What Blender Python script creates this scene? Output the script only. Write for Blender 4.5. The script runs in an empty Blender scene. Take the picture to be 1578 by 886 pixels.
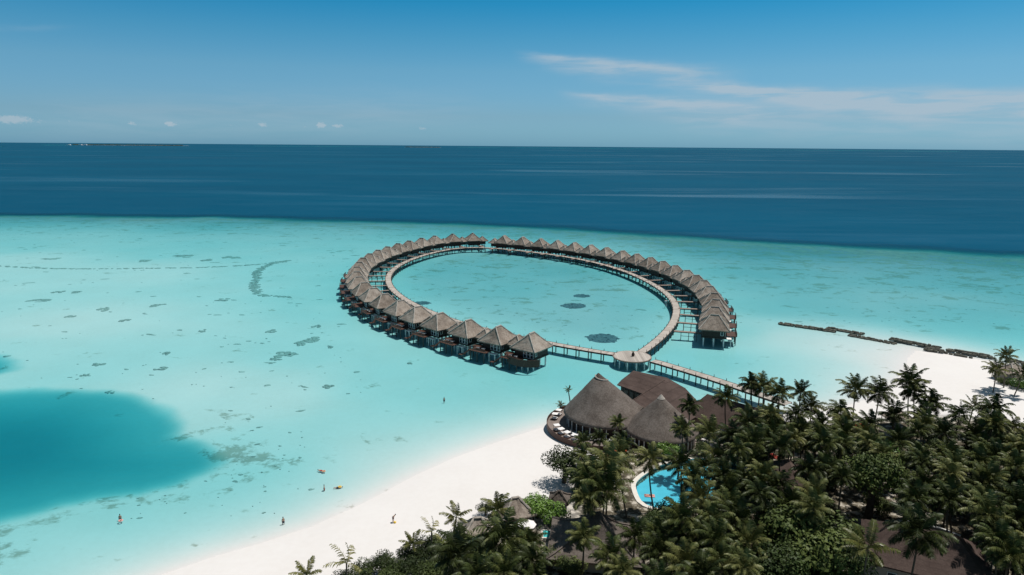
import bpy, math, random
import numpy as np
from mathutils import Vector, Matrix
random.seed(7); np.random.seed(7)
C = bpy.context.scene
COL = C.collection
R = math.radians
# ------------------------------------------------------------------ camera
CAMH = 65.0
FPX = 1052.0
YH = 224.0
PITCH = math.atan((443 - YH) / FPX)
ROLL = R(0.436)
cp, sp = math.cos(PITCH), math.sin(PITCH)
cr, sr = math.cos(ROLL), math.sin(ROLL)
def ray(px, py):
    xc = (px - 789) / FPX; yc = -(py - 443) / FPX
    x = xc * cr - yc * sr; y = xc * sr + yc * cr
    return Vector((x, cp + y * sp, -sp + y * cp))
def at(px, py, z=0.0):
    d = ray(px, py)
    t = (z - CAMH) / d.z
    return Vector((d.x * t, d.y * t, z))
def topx(p):
    v = Vector((p[0], p[1], (p[2] if len(p) > 2 else 0) - CAMH))
    f = v.y * cp - v.z * sp; u = v.y * sp + v.z * cp; r_ = v.x
    x, y = r_ / f, u / f
    xc = x * cr + y * sr; yc = -x * sr + y * cr
    return 789 + xc * FPX, 443 - yc * FPX
cd = bpy.data.cameras.new('camera')
cam = bpy.data.objects.new('camera', cd); COL.objects.link(cam)
U0 = Vector((0, sp, cp)); R0 = Vector((1, 0, 0)); F0 = Vector((0, cp, -sp))
rt = R0 * cr + U0 * sr; up = -R0 * sr + U0 * cr
m = Matrix((rt, up, -F0)).transposed().to_4x4(); m.translation = (0, 0, CAMH)
cam.matrix_world = m
cd.sensor_width = 36; cd.lens = 36 * FPX / 1578
cd.clip_start = 1; cd.clip_end = 200000
C.camera = cam
C.view_settings.view_transform = 'Standard'; C.view_settings.look = 'None'
C.view_settings.exposure = 0.0; C.view_settings.gamma = 1
C.view_settings.use_curve_mapping = False
C.cycles.max_bounces = 6; C.cycles.transparent_max_bounces = 8
# ------------------------------------------------------------------ sun + sky
SUN_EL, SUN_AZ = R(69), R(62)
sd = bpy.data.lights.new('sun', 'SUN'); sd.energy = 4.6; sd.angle = R(0.5); sd.color = (1, 0.965, 0.91)
sun = bpy.data.objects.new('sun', sd); COL.objects.link(sun)
sdir = Vector((math.sin(SUN_AZ) * math.cos(SUN_EL), math.cos(SUN_AZ) * math.cos(SUN_EL), math.sin(SUN_EL)))
sun.rotation_euler = sdir.to_track_quat('Z', 'Y').to_euler(); sun.location = (0, 0, 300)
W = bpy.data.worlds.new('World'); C.world = W; W.use_nodes = True
class NT:
    """small wrapper to write node graphs"""
    def __init__(s, tree): s.t = tree; s.n = tree.nodes; s.l = tree.links
    def new(s, typ, **kw):
        n = s.n.new(typ)
        for k, v in kw.items(): setattr(n, k, v)
        return n
    def put(s, sock, v):
        if hasattr(v, 'is_linked') or isinstance(v, bpy.types.NodeSocket): s.l.new(v, sock)
        elif v is not None: sock.default_value = v
    def math(s, op, a, b=None, c=None, clamp=False):
        n = s.new('ShaderNodeMath', operation=op, use_clamp=clamp)
        for i, v in enumerate((a, b, c)):
            if v is not None: s.put(n.inputs[i], v)
        return n.outputs[0]
    def mix(s, f, a, b, blend='MIX'):
        n = s.new('ShaderNodeMix', data_type='RGBA', blend_type=blend)
        s.put(n.inputs[0], f); s.put(n.inputs[6], a); s.put(n.inputs[7], b)
        return n.outputs[2]
    def noise(s, vec, scale, detail=3, rough=0.55, dist=0.0, out=0):
        n = s.new('ShaderNodeTexNoise')
        s.put(n.inputs['Vector'], vec); n.inputs['Scale'].default_value = scale
        n.inputs['Detail'].default_value = detail; n.inputs['Roughness'].default_value = rough
        n.inputs['Distortion'].default_value = dist
        return n.outputs[out]
    def ramp(s, f, stops, interp='LINEAR'):
        n = s.new('ShaderNodeValToRGB'); n.color_ramp.interpolation = interp
        e = n.color_ramp.elements
        while len(e) < len(stops): e.new(0.5)
        for i, (p, c) in enumerate(stops):
            e[i].position = p; e[i].color = (*c, 1) if len(c) == 3 else c
        s.put(n.inputs[0], f); return n.outputs[0]
    def smooth(s, v, a, b, lo=0.0, hi=1.0):
        n = s.new('ShaderNodeMapRange', interpolation_type='SMOOTHSTEP')
        s.put(n.inputs[0], v)
        for i, q in zip((1, 2, 3, 4), (a, b, lo, hi)): s.put(n.inputs[i], q)
        return n.outputs[0]
    def scale(s, vec, sc):
        n = s.new('ShaderNodeMapping'); s.put(n.inputs[0], vec); n.inputs['Scale'].default_value = sc
        return n.outputs[0]
def azel(px, py):
    d = ray(px, py); return math.atan2(d.x, d.y), math.atan2(d.z, math.hypot(d.x, d.y))
w = NT(W.node_tree)
for n in list(w.n): w.n.remove(n)
sky = w.new('ShaderNodeTexSky', sky_type='NISHITA')
sky.sun_disc = False; sky.sun_elevation = SUN_EL; sky.sun_rotation = SUN_AZ
sky.air_density = 1.0; sky.dust_density = 0.6; sky.ozone_density = 2.0; sky.altitude = 60
tc = w.new('ShaderNodeTexCoord').outputs['Generated']
sx = w.new('ShaderNodeSeparateXYZ'); w.l.new(tc, sx.inputs[0])
az = w.math('ARCTAN2', sx.outputs[0], sx.outputs[1])
el = w.math('ARCSINE', sx.outputs[2])
# grade of the tropical sky by elevation (teal blue above, grey blue haze low down; unseen zenith tinted neutral to warm the light)
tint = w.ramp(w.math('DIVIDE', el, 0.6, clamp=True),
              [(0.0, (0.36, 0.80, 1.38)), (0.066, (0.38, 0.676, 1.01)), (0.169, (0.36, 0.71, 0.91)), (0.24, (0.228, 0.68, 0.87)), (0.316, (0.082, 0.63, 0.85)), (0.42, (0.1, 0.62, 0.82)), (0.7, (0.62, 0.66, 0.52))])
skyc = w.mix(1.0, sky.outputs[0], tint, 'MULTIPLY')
vec = w.new('ShaderNodeCombineXYZ'); w.l.new(az, vec.inputs[0]); w.l.new(el, vec.inputs[1])
cvec = vec.outputs[0]
def streak(p0, p1, w0, w1, asym, amt, soft=0.25):
    a0, e0 = azel(*p0); a1, e1 = azel(*p1)
    t = w.math('DIVIDE', w.math('SUBTRACT', az, a0), a1 - a0)
    line = w.math('MULTIPLY_ADD', t, e1 - e0, e0)
    wob = w.math('MULTIPLY', w.math('SUBTRACT', w.noise(w.scale(cvec, (1, 3, 1)), 14, 4), 0.5), 0.014)
    d = w.math('SUBTRACT', w.math('ADD', el, wob), line)
    tw = w.math('MULTIPLY_ADD', w.math('MAXIMUM', t, 0.0), (w1 - w0) / FPX, w0 / FPX)
    below = w.math('LESS_THAN', d, 0.0)
    tw2 = w.math('MULTIPLY', tw, w.math('MULTIPLY_ADD', below, asym - 1, 1.0))
    q = w.math('DIVIDE', d, tw2)
    g = w.math('EXPONENT', w.math('MULTIPLY', w.math('MULTIPLY', q, q), -1.0))
    ends = w.math('MULTIPLY', w.smooth(t, -0.04, soft), w.smooth(t, 1.25, 0.75))
    return w.math('MULTIPLY', w.math('MULTIPLY', g, ends), amt)
fibre = w.noise(w.scale(cvec, (1, 9, 1)), 9, 6, 0.6, 0.4)
tot = None
for s_ in (streak((795, 82), (1090, 112), 3, 10, 3.0, 0.42), streak((860, 142), (1170, 170), 4, 8, 2.5, 0.40),
           streak((1060, 130), (1420, 164), 5, 11, 1.6, 0.62), streak((1400, 158), (1800, 166), 9, 14, 1.0, 0.5),
           streak((1240, 142), (1800, 152), 9, 12, 1.0, 0.22), streak((980, 175), (1750, 190), 16, 22, 1.3, 0.20),
           streak((-120, 40), (110, 42), 3, 4, 1.0, 0.04), streak((-60, 185), (700, 170), 26, 30, 1.0, 0.10)):
    tot = s_ if tot is None else w.math('ADD', tot, s_)
cir = w.math('MULTIPLY', tot, w.smooth(fibre, 0.3, 0.66, 0.45, 1.9))
# small fair-weather cumulus low above the horizon
lump = w.noise(w.scale(cvec, (1, 1.3, 1)), 260, 5, 0.65)
cum = None
for (px, py, wx, wy, a_) in ((18, 184, 26, 6, 1.0), (62, 187, 14, 3, 0.5), (107, 187, 5, 2.5, 0.45), (203, 190, 6, 3.5, 0.75), (187, 190, 2, 1.5, .5), (262, 191, 10, 4.5, 0.9), (311, 193, 3, 2, 0.4),
                         (356, 193, 6, 2.5, 0.45), (405, 192, 9, 4, 0.8), (456, 195, 4, 2, 0.5), (470, 195, 4, 2, 0.5), (495, 193, 8, 5, 0.95), (521, 194, 9, 3.5, 0.85), (651, 198, 8, 3, 0.7), (1331, 207, 4, 2, 0.4)):
    a0, e0 = azel(px, py)
    dx = w.math('MULTIPLY', w.math('SUBTRACT', az, a0), FPX / wx)
    dy = w.math('MULTIPLY', w.math('SUBTRACT', el, e0), FPX / wy)
    rr = w.math('ADD', w.math('MULTIPLY', dx, dx), w.math('MULTIPLY', dy, dy))
    g = w.math('MULTIPLY', w.math('EXPONENT', w.math('MULTIPLY', rr, -0.9)), a_)
    cum = g if cum is None else w.math('MAXIMUM', cum, g)
cumf = w.math('MULTIPLY', w.smooth(w.math('ADD', cum, w.math('MULTIPLY', lump, 1.5)), 1.15, 1.6), 0.42)
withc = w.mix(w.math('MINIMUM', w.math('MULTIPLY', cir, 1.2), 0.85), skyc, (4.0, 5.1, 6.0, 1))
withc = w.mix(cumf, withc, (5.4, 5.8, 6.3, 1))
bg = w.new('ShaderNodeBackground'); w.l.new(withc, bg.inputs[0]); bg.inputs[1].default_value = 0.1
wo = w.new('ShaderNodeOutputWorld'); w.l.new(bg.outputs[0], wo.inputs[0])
# ------------------------------------------------------------------ helpers
def tag(o, label=None, cat=None, group=None, kind=None):
    if label: o['label'] = label
    if cat: o['category'] = cat
    if group: o['group'] = group
    if kind: o['kind'] = kind
    return o
def empty(name, loc, rz=0.0):
    o = bpy.data.objects.new(name, None); COL.objects.link(o)
    o.location = loc; o.rotation_euler = (0, 0, rz); o.empty_display_size = 0.5
    return o
def children(o): return [c for c in o.children]
def copy_tree(o, parent=None):
    c = o.copy(); COL.objects.link(c); c.parent = parent
    for ch in list(o.children): copy_tree(ch, c)
    return c
class MB:
    def __init__(s): s.v = []; s.f = []; s.uv = {}
    def add(s, vs, fs):
        b = len(s.v); s.v += [tuple(v) for v in vs]; s.f += [tuple(i + b for i in f) for f in fs]; return s
    def box(s, c, d, rz=0.0, taper=1.0):
        cx, cy, cz = c; x, y, z = d[0] / 2, d[1] / 2, d[2] / 2; a, b = math.cos(rz), math.sin(rz)
        vs = []
        for dz in (-z, z):
            k = taper if dz > 0 else 1
            for dx, dy in ((-x, -y), (x, -y), (x, y), (-x, y)):
                vs.append((cx + (dx * a - dy * b) * k, cy + (dx * b + dy * a) * k, cz + dz))
        return s.add(vs, [(3, 2, 1, 0), (4, 5, 6, 7), (0, 1, 5, 4), (1, 2, 6, 5), (2, 3, 7, 6), (3, 0, 4, 7)])
    def tube(s, pts, rads, n=6, cap=True):
        pts = [Vector(p) for p in pts]
        if not hasattr(rads, '__len__'): rads = [rads] * len(pts)
        vs = []; fs = []
        for i, p in enumerate(pts):
            d = (pts[min(i + 1, len(pts) - 1)] - pts[max(i - 1, 0)]).normalized()
            a = d.cross(Vector((0.1, 1, 0.05))).normalized() if abs(d.y) < 0.95 else d.cross(Vector((1, 0, 0))).normalized()
            b = d.cross(a)
            for k in range(n):
                t = 2 * math.pi * k / n
                vs.append(p + (a * math.cos(t) + b * math.sin(t)) * rads[i])
        for i in range(len(pts) - 1):
            for k in range(n):
                k2 = (k + 1) % n
                fs.append((i * n + k, i * n + k2, (i + 1) * n + k2, (i + 1) * n + k))
        if cap:
            fs.append(tuple(range(n))[::-1]); fs.append(tuple((len(pts) - 1) * n + k for k in range(n)))
        return s.add(vs, fs)
    def disc(s, c, r, z0, z1, n=32, ry=None):
        ry = ry or r; vs = []
        for z in (z0, z1):
            for k in range(n):
                t = 2 * math.pi * k / n; vs.append((c[0] + r * math.cos(t), c[1] + ry * math.sin(t), z))
        fs = [(k, (k + 1) % n, n + (k + 1) % n, n + k) for k in range(n)]
        fs += [tuple(range(n))[::-1], tuple(range(n, 2 * n))]
        return s.add(vs, fs)
    def mesh(s, name, mat=None, smooth=False):
        me = bpy.data.meshes.new(name); me.from_pydata(s.v, [], s.f); me.update()
        if mat: me.materials.append(mat)
        if smooth: me.polygons.foreach_set('use_smooth', [True] * len(me.polygons))
        return me
    def build(s, name, mat, parent=None, smooth=False, loc=None):
        o = bpy.data.objects.new(name, s.mesh(name, mat, smooth)); COL.objects.link(o)
        if parent: o.parent = parent
        if loc is not None: o.location = loc
        return o
# ------------------------------------------------------------------ materials
def newmat(name):
    mt = bpy.data.materials.new(name); mt.use_nodes = True
    t = NT(mt.node_tree); b = t.n['Principled BSDF']
    return mt, t, b
def simple(name, col, rough=0.7, var=0.2, scale=3.0, bump=0.0, spec=0.3, metal=0.0, world=False):
    mt, t, b = newmat(name)
    tcn = t.new('ShaderNodeTexCoord').outputs['Object']
    n = t.noise(tcn, scale, 4)
    lo = tuple(c * (1 - var) for c in col); hi = tuple(min(1, c * (1 + var)) for c in col)
    t.l.new(t.ramp(n, [(0.3, lo), (0.7, hi)]), b.inputs['Base Color'])
    b.inputs['Roughness'].default_value = rough; b.inputs['Specular IOR Level'].default_value = spec
    b.inputs['Metallic'].default_value = metal
    if bump:
        bn = t.new('ShaderNodeBump'); bn.inputs['Strength'].default_value = bump; bn.inputs['Distance'].default_value = 0.05
        t.l.new(t.noise(tcn, scale * 6, 3), bn.inputs['Height']); t.l.new(bn.outputs[0], b.inputs['Normal'])
    return mt
def roofmat(name, cols, course, fine, linedark=0.6, bump=0.6, radial=False):
    """thatch or shingle: courses at a fixed pitch in height, streaks running down the slope"""
    mt, t, b = newmat(name)
    tcn = t.new('ShaderNodeTexCoord').outputs['Object']
    oi = t.new('ShaderNodeObjectInfo')
    off = t.new('ShaderNodeVectorMath', operation='ADD'); t.l.new(tcn, off.inputs[0]); t.l.new(oi.outputs['Location'], off.inputs[1])
    v = off.outputs[0]
    big = t.noise(v, 0.35, 4, 0.6)
    st = t.noise(t.scale(v, (1, 1, 0.35)), fine, 5, 0.65)
    f = t.math('ADD', t.math('MULTIPLY', big, 0.6), t.math('MULTIPLY', st, 0.55))
    f = t.math('ADD', f, t.math('MULTIPLY', t.math('SUBTRACT', oi.outputs['Random'], 0.62), 0.13))
    c = t.ramp(f, [(0.38, cols[0]), (0.56, cols[1]), (0.72, cols[2])])
    sx = t.new('ShaderNodeSeparateXYZ'); t.l.new(tcn, sx.inputs[0])
    zz = t.math('ADD', sx.outputs[2], t.math('MULTIPLY', t.noise(tcn, 1.2, 2), 0.12))
    fr = t.math('FRACT', t.math('DIVIDE', zz, course))
    ln = t.smooth(fr, 0.0, 0.22, linedark, 1.0)
    t.l.new(t.mix(1.0, c, ln, 'MULTIPLY'), b.inputs['Base Color'])
    b.inputs['Roughness'].default_value = 0.9; b.inputs['Specular IOR Level'].default_value = 0.15
    bn = t.new('ShaderNodeBump'); bn.inputs['Strength'].default_value = bump; bn.inputs['Distance'].default_value = 0.12
    t.l.new(t.math('ADD', st, t.math('MULTIPLY', fr, 0.5)), bn.inputs['Height']); t.l.new(bn.outputs[0], b.inputs['Normal'])
    return mt
M = {}
M['thatch'] = roofmat('weathered_thatch', [(0.125, 0.10, 0.080), (0.235, 0.193, 0.160), (0.36, 0.31, 0.265)], 0.5, 3.2, 0.86)
M['cone_thatch'] = roofmat('grey_thatch', [(0.066, 0.053, 0.045), (0.115, 0.095, 0.082), (0.172, 0.146, 0.129)], 0.42, 3.0, 0.8)
M['shingle'] = roofmat('brown_shingle', [(0.050, 0.034, 0.029), (0.072, 0.050, 0.043), (0.095, 0.068, 0.058)], 0.42, 4.0, 0.72, 0.4)
M['cap'] = simple('ridge_thatch', (0.36, 0.32, 0.28), 0.9, 0.2, 2, 0.4)
M['darkwood'] = simple('dark_timber', (0.035, 0.022, 0.017), 0.6, 0.35, 3, 0.3)
M['redwood'] = simple('red_brown_timber', (0.078, 0.038, 0.027), 0.6, 0.3, 3, 0.3)
M['deckwood'] = simple('grey_deck', (0.24, 0.18, 0.15), 0.75, 0.25, 2.5, 0.3)
M['terrace'] = simple('terrace_boards', (0.19, 0.155, 0.135), 0.75, 0.2, 1.5, 0.3)
M['concrete'] = simple('pale_concrete', (0.74, 0.73, 0.70), 0.8, 0.15, 2, 0.2)
M['pile'] = simple('timber_pile', (0.10, 0.085, 0.075), 0.8, 0.3, 2, 0.2)
M['white'] = simple('white_paint', (0.72, 0.71, 0.69), 0.5, 0.06, 2)
M['cloth'] = simple('white_canvas', (0.74, 0.71, 0.69), 0.9, 0.08, 4)
M['orange'] = simple('orange_canvas', (0.72, 0.13, 0.05), 0.8, 0.12, 4)
M['redcloth'] = simple('red_canvas', (0.6, 0.08, 0.06), 0.8, 0.12, 4)
M['planter'] = simple('terracotta_planter', (0.22, 0.12, 0.08), 0.8, 0.15, 4)
M['bluetile'] = simple('blue_pool_tile', (0.20, 0.50, 0.64), 0.3, 0.06, 0.6)
M['coping'] = simple('pale_coping', (0.62, 0.58, 0.52), 0.7, 0.08, 1.5)
M['trunk'] = simple('palm_bark', (0.11, 0.09, 0.07), 0.9, 0.3, 6, 0.5)
M['bark'] = simple('tree_bark', (0.08, 0.06, 0.045), 0.9, 0.3, 5, 0.5)
M['nut'] = simple('coconut', (0.10, 0.11, 0.03), 0.6, 0.3, 5)
M['bag'] = simple('sand_bag', (0.11, 0.105, 0.085), 0.95, 0.45, 1.4, 0.5)
M['skin'] = simple('skin', (0.42, 0.24, 0.16), 0.6, 0.05, 5)
M['hair'] = simple('hair', (0.02, 0.015, 0.012), 0.6, 0.2, 9)
M['shorts'] = simple('dark_shorts', (0.03, 0.04, 0.07), 0.8, 0.1, 9)
M['shorts2'] = simple('red_shorts', (0.4, 0.05, 0.05), 0.8, 0.1, 9)
M['yellow'] = simple('yellow_plastic', (0.75, 0.5, 0.06), 0.4, 0.05, 9)
M['pink'] = simple('pink_vinyl', (0.72, 0.36, 0.32), 0.35, 0.05, 9)
M['dull_orange'] = simple('faded_orange_vinyl', (0.62, 0.30, 0.17), 0.5, 0.05, 9)
M['tan'] = simple('tan_plaster', (0.42, 0.34, 0.27), 0.85, 0.1, 1)
M['bin'] = simple('blue_tarp', (0.06, 0.35, 0.6), 0.5, 0.1, 3)
M['paleroof'] = simple('pale_flat_roof', (0.36, 0.34, 0.33), 0.8, 0.12, 0.7)
mt, t, b = newmat('window_glass')
b.inputs['Base Color'].default_value = (0.02, 0.03, 0.035, 1); b.inputs['Roughness'].default_value = 0.08
M['glass'] = mt
def leafmat(name, lo, mid, hi, rough=0.5, scale=0.9, spec=0.4):
    mt, t, b = newmat(name)
    tcn = t.new('ShaderNodeTexCoord').outputs['Object']
    oi = t.new('ShaderNodeObjectInfo')
    n = t.noise(tcn, scale, 4, 0.7)
    f = t.math('ADD', n, t.math('MULTIPLY', t.math('SUBTRACT', oi.outputs['Random'], 0.5), 0.42))
    t.l.new(t.ramp(f, [(0.3, lo), (0.5, mid), (0.72, hi)]), b.inputs['Base Color'])
    b.inputs['Roughness'].default_value = rough; b.inputs['Specular IOR Level'].default_value = spec
    return mt
M['frond'] = leafmat('palm_leaf', (0.024, 0.032, 0.008), (0.055, 0.071, 0.018), (0.15, 0.152, 0.052), 0.5, 0.8, 0.22)
M['frond_y'] = leafmat('yellow_palm_leaf', (0.08, 0.085, 0.02), (0.16, 0.15, 0.04), (0.26, 0.23, 0.08), 0.45, 0.8)
M['frond_dry'] = leafmat('dry_palm_leaf', (0.09, 0.07, 0.04), (0.15, 0.12, 0.075), (0.2, 0.17, 0.11), 0.8, 0.8)
M['leaf'] = leafmat('broad_leaf', (0.014, 0.025, 0.006), (0.034, 0.054, 0.012), (0.080, 0.105, 0.025), 0.6, 0.6, 0.2)
M['leaf_bright'] = leafmat('bright_leaf', (0.035, 0.075, 0.008), (0.075, 0.15, 0.015), (0.12, 0.21, 0.03), 0.5, 0.8)
M['leaf_olive'] = leafmat('olive_leaf', (0.020, 0.031, 0.008), (0.050, 0.070, 0.017), (0.12, 0.14, 0.040), 0.6, 0.6, 0.2)
# ------------------------------------------------------------------ terrain field
def pxpoly(pts, z=0.0): return np.array([[at(x, y, z).x, at(x, y, z).y] for x, y in pts])
def sdf(poly, X, Y):
    """signed distance, positive inside"""
    d = np.full(X.shape, 1e18); ins = np.zeros(X.shape, bool)
    n = len(poly)
    for i in range(n):
        ax, ay = poly[i]; bx, by = poly[(i + 1) % n]
        ex, ey = bx - ax, by - ay
        tt = np.clip(((X - ax) * ex + (Y - ay) * ey) / (ex * ex + ey * ey + 1e-12), 0, 1)
        dd = (X - ax - ex * tt) ** 2 + (Y - ay - ey * tt) ** 2
        d = np.minimum(d, dd)
        c = ((ay > Y) != (by > Y)) & (X < (bx - ax) * (Y - ay) / (by - ay + 1e-12) + ax)
        ins ^= c
    return np.where(ins, 1, -1) * np.sqrt(d)
LAND = [(60, 975), (180, 915), (255, 884), (330, 858), (400, 838), (480, 812), (560, 776), (640, 733), (700, 706), (760, 684), (820, 664), (866, 650), (905, 645),
        (960, 650), (1020, 655), (1100, 660), (1160, 650), (1230, 634), (1300, 628), (1350, 611), (1388, 580), (1402, 550), (1412, 541), (1455, 546), (1520, 556), (1600, 572), (1720, 600), (1950, 660), (2400, 800), (3000, 1100), (2600, 1700), (-200, 1900), (-160, 1200)]
OCEAN = [(-2600, 352), (-1500, 338), (-700, 331), (0, 330), (180, 331), (350, 333), (520, 337), (700, 343), (900, 352), (1100, 365), (1300, 377), (1450, 384), (1578, 389), (1900, 402), (2700, 440), (4200, 520)]
POOLB = [(-300, 612), (-150, 603), (0, 604), (60, 599), (110, 602), (165, 603), (205, 612), (245, 628), (262, 640), (270, 655), (262, 670), (300, 682), (330, 697), (336, 710), (310, 723), (270, 740), (215, 755), (150, 763), (90, 776), (40, 793), (0, 800), (-150, 850), (-320, 870), (-400, 700)]
POOLC = [(-60, 540), (-10, 548), (8, 560), (10, 568), (-20, 576), (-80, 572)]
SWIM = [(976, 750), (981, 739), (994, 729), (1014, 717), (1036, 712), (1060, 707), (1092, 706), (1130, 713), (1151, 725), (1140, 745), (1100, 767), (1060, 784), (1030, 788), (1003, 783), (985, 773)]
land_p = pxpoly(LAND); poolb_p = pxpoly(POOLB); poolc_p = pxpoly(POOLC); swim_p = pxpoly(SWIM, 1.35)
oc = pxpoly(OCEAN)
ocean_p = np.vstack([oc, [[90000, oc[-1][1]], [90000, 90000], [-90000, 90000], [-90000, oc[0][1]]]])
CTL = [(-300, 345, 2.4), (0, 340, 2.5), (400, 344, 2.6), (800, 360, 2.4), (1200, 385, 2.5), (1578, 400, 2.8), (0, 375, 1.5), (300, 380, 1.6), (0, 410, 1.0), (200, 430, 1.0), (450, 400, 1.4), (100, 500, 0.8), (300, 520, 1.05),
       (30, 540, 1.0), (500, 470, 1.5), (480, 540, 1.3), (430, 610, 0.85), (600, 590, 1.3), (700, 600, 1.4), (850, 590, 1.7), (350, 630, 0.9), (300, 600, 0.8), (420, 690, 1.1), (400, 730, 1.5), (560, 690, 1.0), (100, 840, 1.1), (200, 800, 1.4), (330, 760, 1.5), (800, 440, 1.9), (700, 420, 2.1), (650, 440, 1.8),
       (900, 500, 1.5), (800, 500, 1.4), (900, 420, 2.2), (980, 460, 1.8), (1100, 560, 1.3), (1140, 510, 1.1), (1210, 520, 0.6), (1290, 530, 0.48), (1300, 580, 0.75), (1210, 580, 1.0), (1350, 545, 0.4), (1300, 470, 1.7), (1170, 470, 1.7), (1450, 490, 1.9), (1578, 500, 2.0), (1200, 430, 2.0), (1400, 430, 2.1), (1800, 500, 2.4)]
ctl = np.array([[at(a, b_).x, at(a, b_).y, d_] for a, b_, d_ in [(q_[0], q_[1], q_[2] if q_[2] < 1.3 else 1.3 + (q_[2] - 1.3) * 0.5) for q_ in CTL]])
def sstep(x, a, b):
    t_ = np.clip((x - a) / (b - a), 0, 1); return t_ * t_ * (3 - 2 * t_)
def vnoise(X, Y, s, seed=0):
    x = X / s; y = Y / s
    xi = np.floor(x).astype(np.int64); yi = np.floor(y).astype(np.int64); fx = x - xi; fy = y - yi
    def h(a, b):
        n = (a * 374761393 + b * 668265263 + seed * 974711) & 0x7fffffff
        n = ((n ^ (n >> 13)) * 1274126177) & 0x7fffffff
        return (n ^ (n >> 16)) / 0x7fffffff
    fx = fx * fx * (3 - 2 * fx); fy = fy * fy * (3 - 2 * fy)
    return (h(xi, yi) * (1 - fx) + h(xi + 1, yi) * fx) * (1 - fy) + (h(xi, yi + 1) * (1 - fx) + h(xi + 1, yi + 1) * fx) * fy
def fbm(X, Y, s, seed=0, o=4):
    r_ = 0; a_ = 0.5; tot_ = 0
    for k in range(o):
        r_ = r_ + a_ * vnoise(X, Y, s / 2 ** k, seed + k * 17); tot_ += a_; a_ *= 0.55
    return r_ / tot_
FAR_REEF = [(-700, 30, 224.2, 9.0), (45, 145, 223.4, 3.5), (130, 290, 222.6, 5.0), (370, 620, 225.5, 4.0), (690, 1060, 227.0, 3.0), (1060, 1500, 230.6, 3.0)]
def field(X, Y):
    dl = sdf(land_p, X, Y)
    wsum = np.zeros(X.shape); dsum = np.zeros(X.shape)
    for cx, cy, cdp in ctl:
        ww = 1.0 / (((X - cx) ** 2 + (Y - cy) ** 2) + 60.0) ** 1.6
        wsum += ww; dsum += ww * cdp
    dep = dsum / wsum * 1.0
    dep = dep * (0.82 + 0.36 * fbm(X, Y, 60, 3))
    out = np.maximum(-dl, 0)
    dep = dep * (1 - np.exp(-(out / 12.0) ** 1.15))
    so = sdf(ocean_p, X, Y)
    rr = np.hypot(X, Y)
    so = so + (fbm(X, Y, 45, 9) - 0.5) * 26
    dep = dep + sstep(so, -28, 60) * 24 + np.maximum(so - 40, 0) * 0.2
    sb = sdf(poolb_p, X, Y) + (fbm(X, Y, 14, 5) - 0.5) * 4
    dep = dep + sstep(sb, -3.5, 3.5) * 2.3 + sstep(sb, 0, 30) * 1.8
    sc = sdf(poolc_p, X, Y) + (fbm(X, Y, 9, 6) - 0.5) * 5
    dep = dep + sstep(sc, -5, 8) * 3.5
    dep = np.minimum(dep, 45)
    # far reefs near the horizon
    th = np.arctan2(X, Y)
    for x0, x1, py, half in FAR_REEF:
        a0 = azel(x0, 225)[0]; a1 = azel(x1, 225)[0]
        env = sstep(th, a0, a0 + 0.02) * (1 - sstep(th, a1 - 0.02, a1))
        dist = 65.0 / math.tan((FAR_ANG[(x0, x1)]))
        band = np.exp(-((rr - dist) / (dist * 0.10)) ** 2) * env * (0.5 + fbm(th * 4000, rr * 0.02, 60, 4))
        dep = dep * (1 - sstep(band, 0.25, 0.7)) + 3.2 * sstep(band, 0.25, 0.7)
    landh = 1.35 * (1 - np.exp(-np.maximum(dl, 0) / 7.0)) + (fbm(X, Y, 14, 12) - 0.5) * 0.25 * sstep(dl, 3, 12)
    h = np.where(dl > 0, landh, -dep)
    ssw = sdf(swim_p, X, Y)
    h = np.where(ssw > 0.1, 0.12, h)
    # coral cover: mottled reef flat close to the drop-off, rubble round the blue hole, sparse elsewhere
    cor = 0.002 + 0.66 * np.exp(-np.maximum(-so, 0) / 105.0) + 0.22 * np.exp(-np.maximum(-so, 0) / 25.0)
    reef_floor = cor.copy()
    cor = cor + 0.44 * np.exp(-(np.maximum(-sb, 0) / 20.0) ** 2) * sstep(-Y + 0.25 * X, -195, -150)
    # thinner on the clean sand of the left lagoon and near the beach
    sr_ = sdf(ring_area, X, Y)
    add_ = 0.20 * sstep(sr_, -10, 25) + 0.16 * sstep(X, 60, 130) * sstep(Y, 215, 280)
    cor = cor + add_; reef_floor = np.clip(reef_floor + add_, 0, 1) * (out > 0)
    cor = cor * (1 - sstep(dep, 2.3, 3.6) * (so < -60)) * (1 - sstep(so, -10, 30))
    cor = cor * (1 - 0.9 * np.exp(-(np.maximum(out, 0) / 18.0) ** 2)) * (out > 0)
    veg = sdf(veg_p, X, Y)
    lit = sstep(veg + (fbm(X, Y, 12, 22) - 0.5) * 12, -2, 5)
    # the floor stands at its apparent (refracted) depth: shallower the flatter it is seen
    app = 0.35 - 0.25 * np.exp(-(so / 150.0) ** 2)
    return h, np.clip(cor, 0, 1), lit, ssw, np.where(h < 0, h * app, h), reef_floor
ring_area = pxpoly([(600, 430), (615, 408), (675, 388), (750, 383), (860, 395), (960, 417), (1030, 455), (1040, 490), (990, 535), (850, 525), (700, 492), (620, 458)])
FAR_ANG = {}
for x0, x1, py, half in FAR_REEF:
    FAR_ANG[(x0, x1)] = max(0.0032, -azel((x0 + x1) / 2, py)[1])
VEG = [(430, 960), (520, 905), (600, 880), (660, 850), (720, 832), (780, 806), (850, 800), (880, 760), (900, 720), (925, 700), (1100, 690), (1200, 660), (1290, 655), (1340, 650), (1420, 650), (1500, 655), (1578, 662), (1700, 690), (2200, 860), (2400, 1300), (500, 1500), (250, 1100)]
veg_p = pxpoly(VEG)
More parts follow.
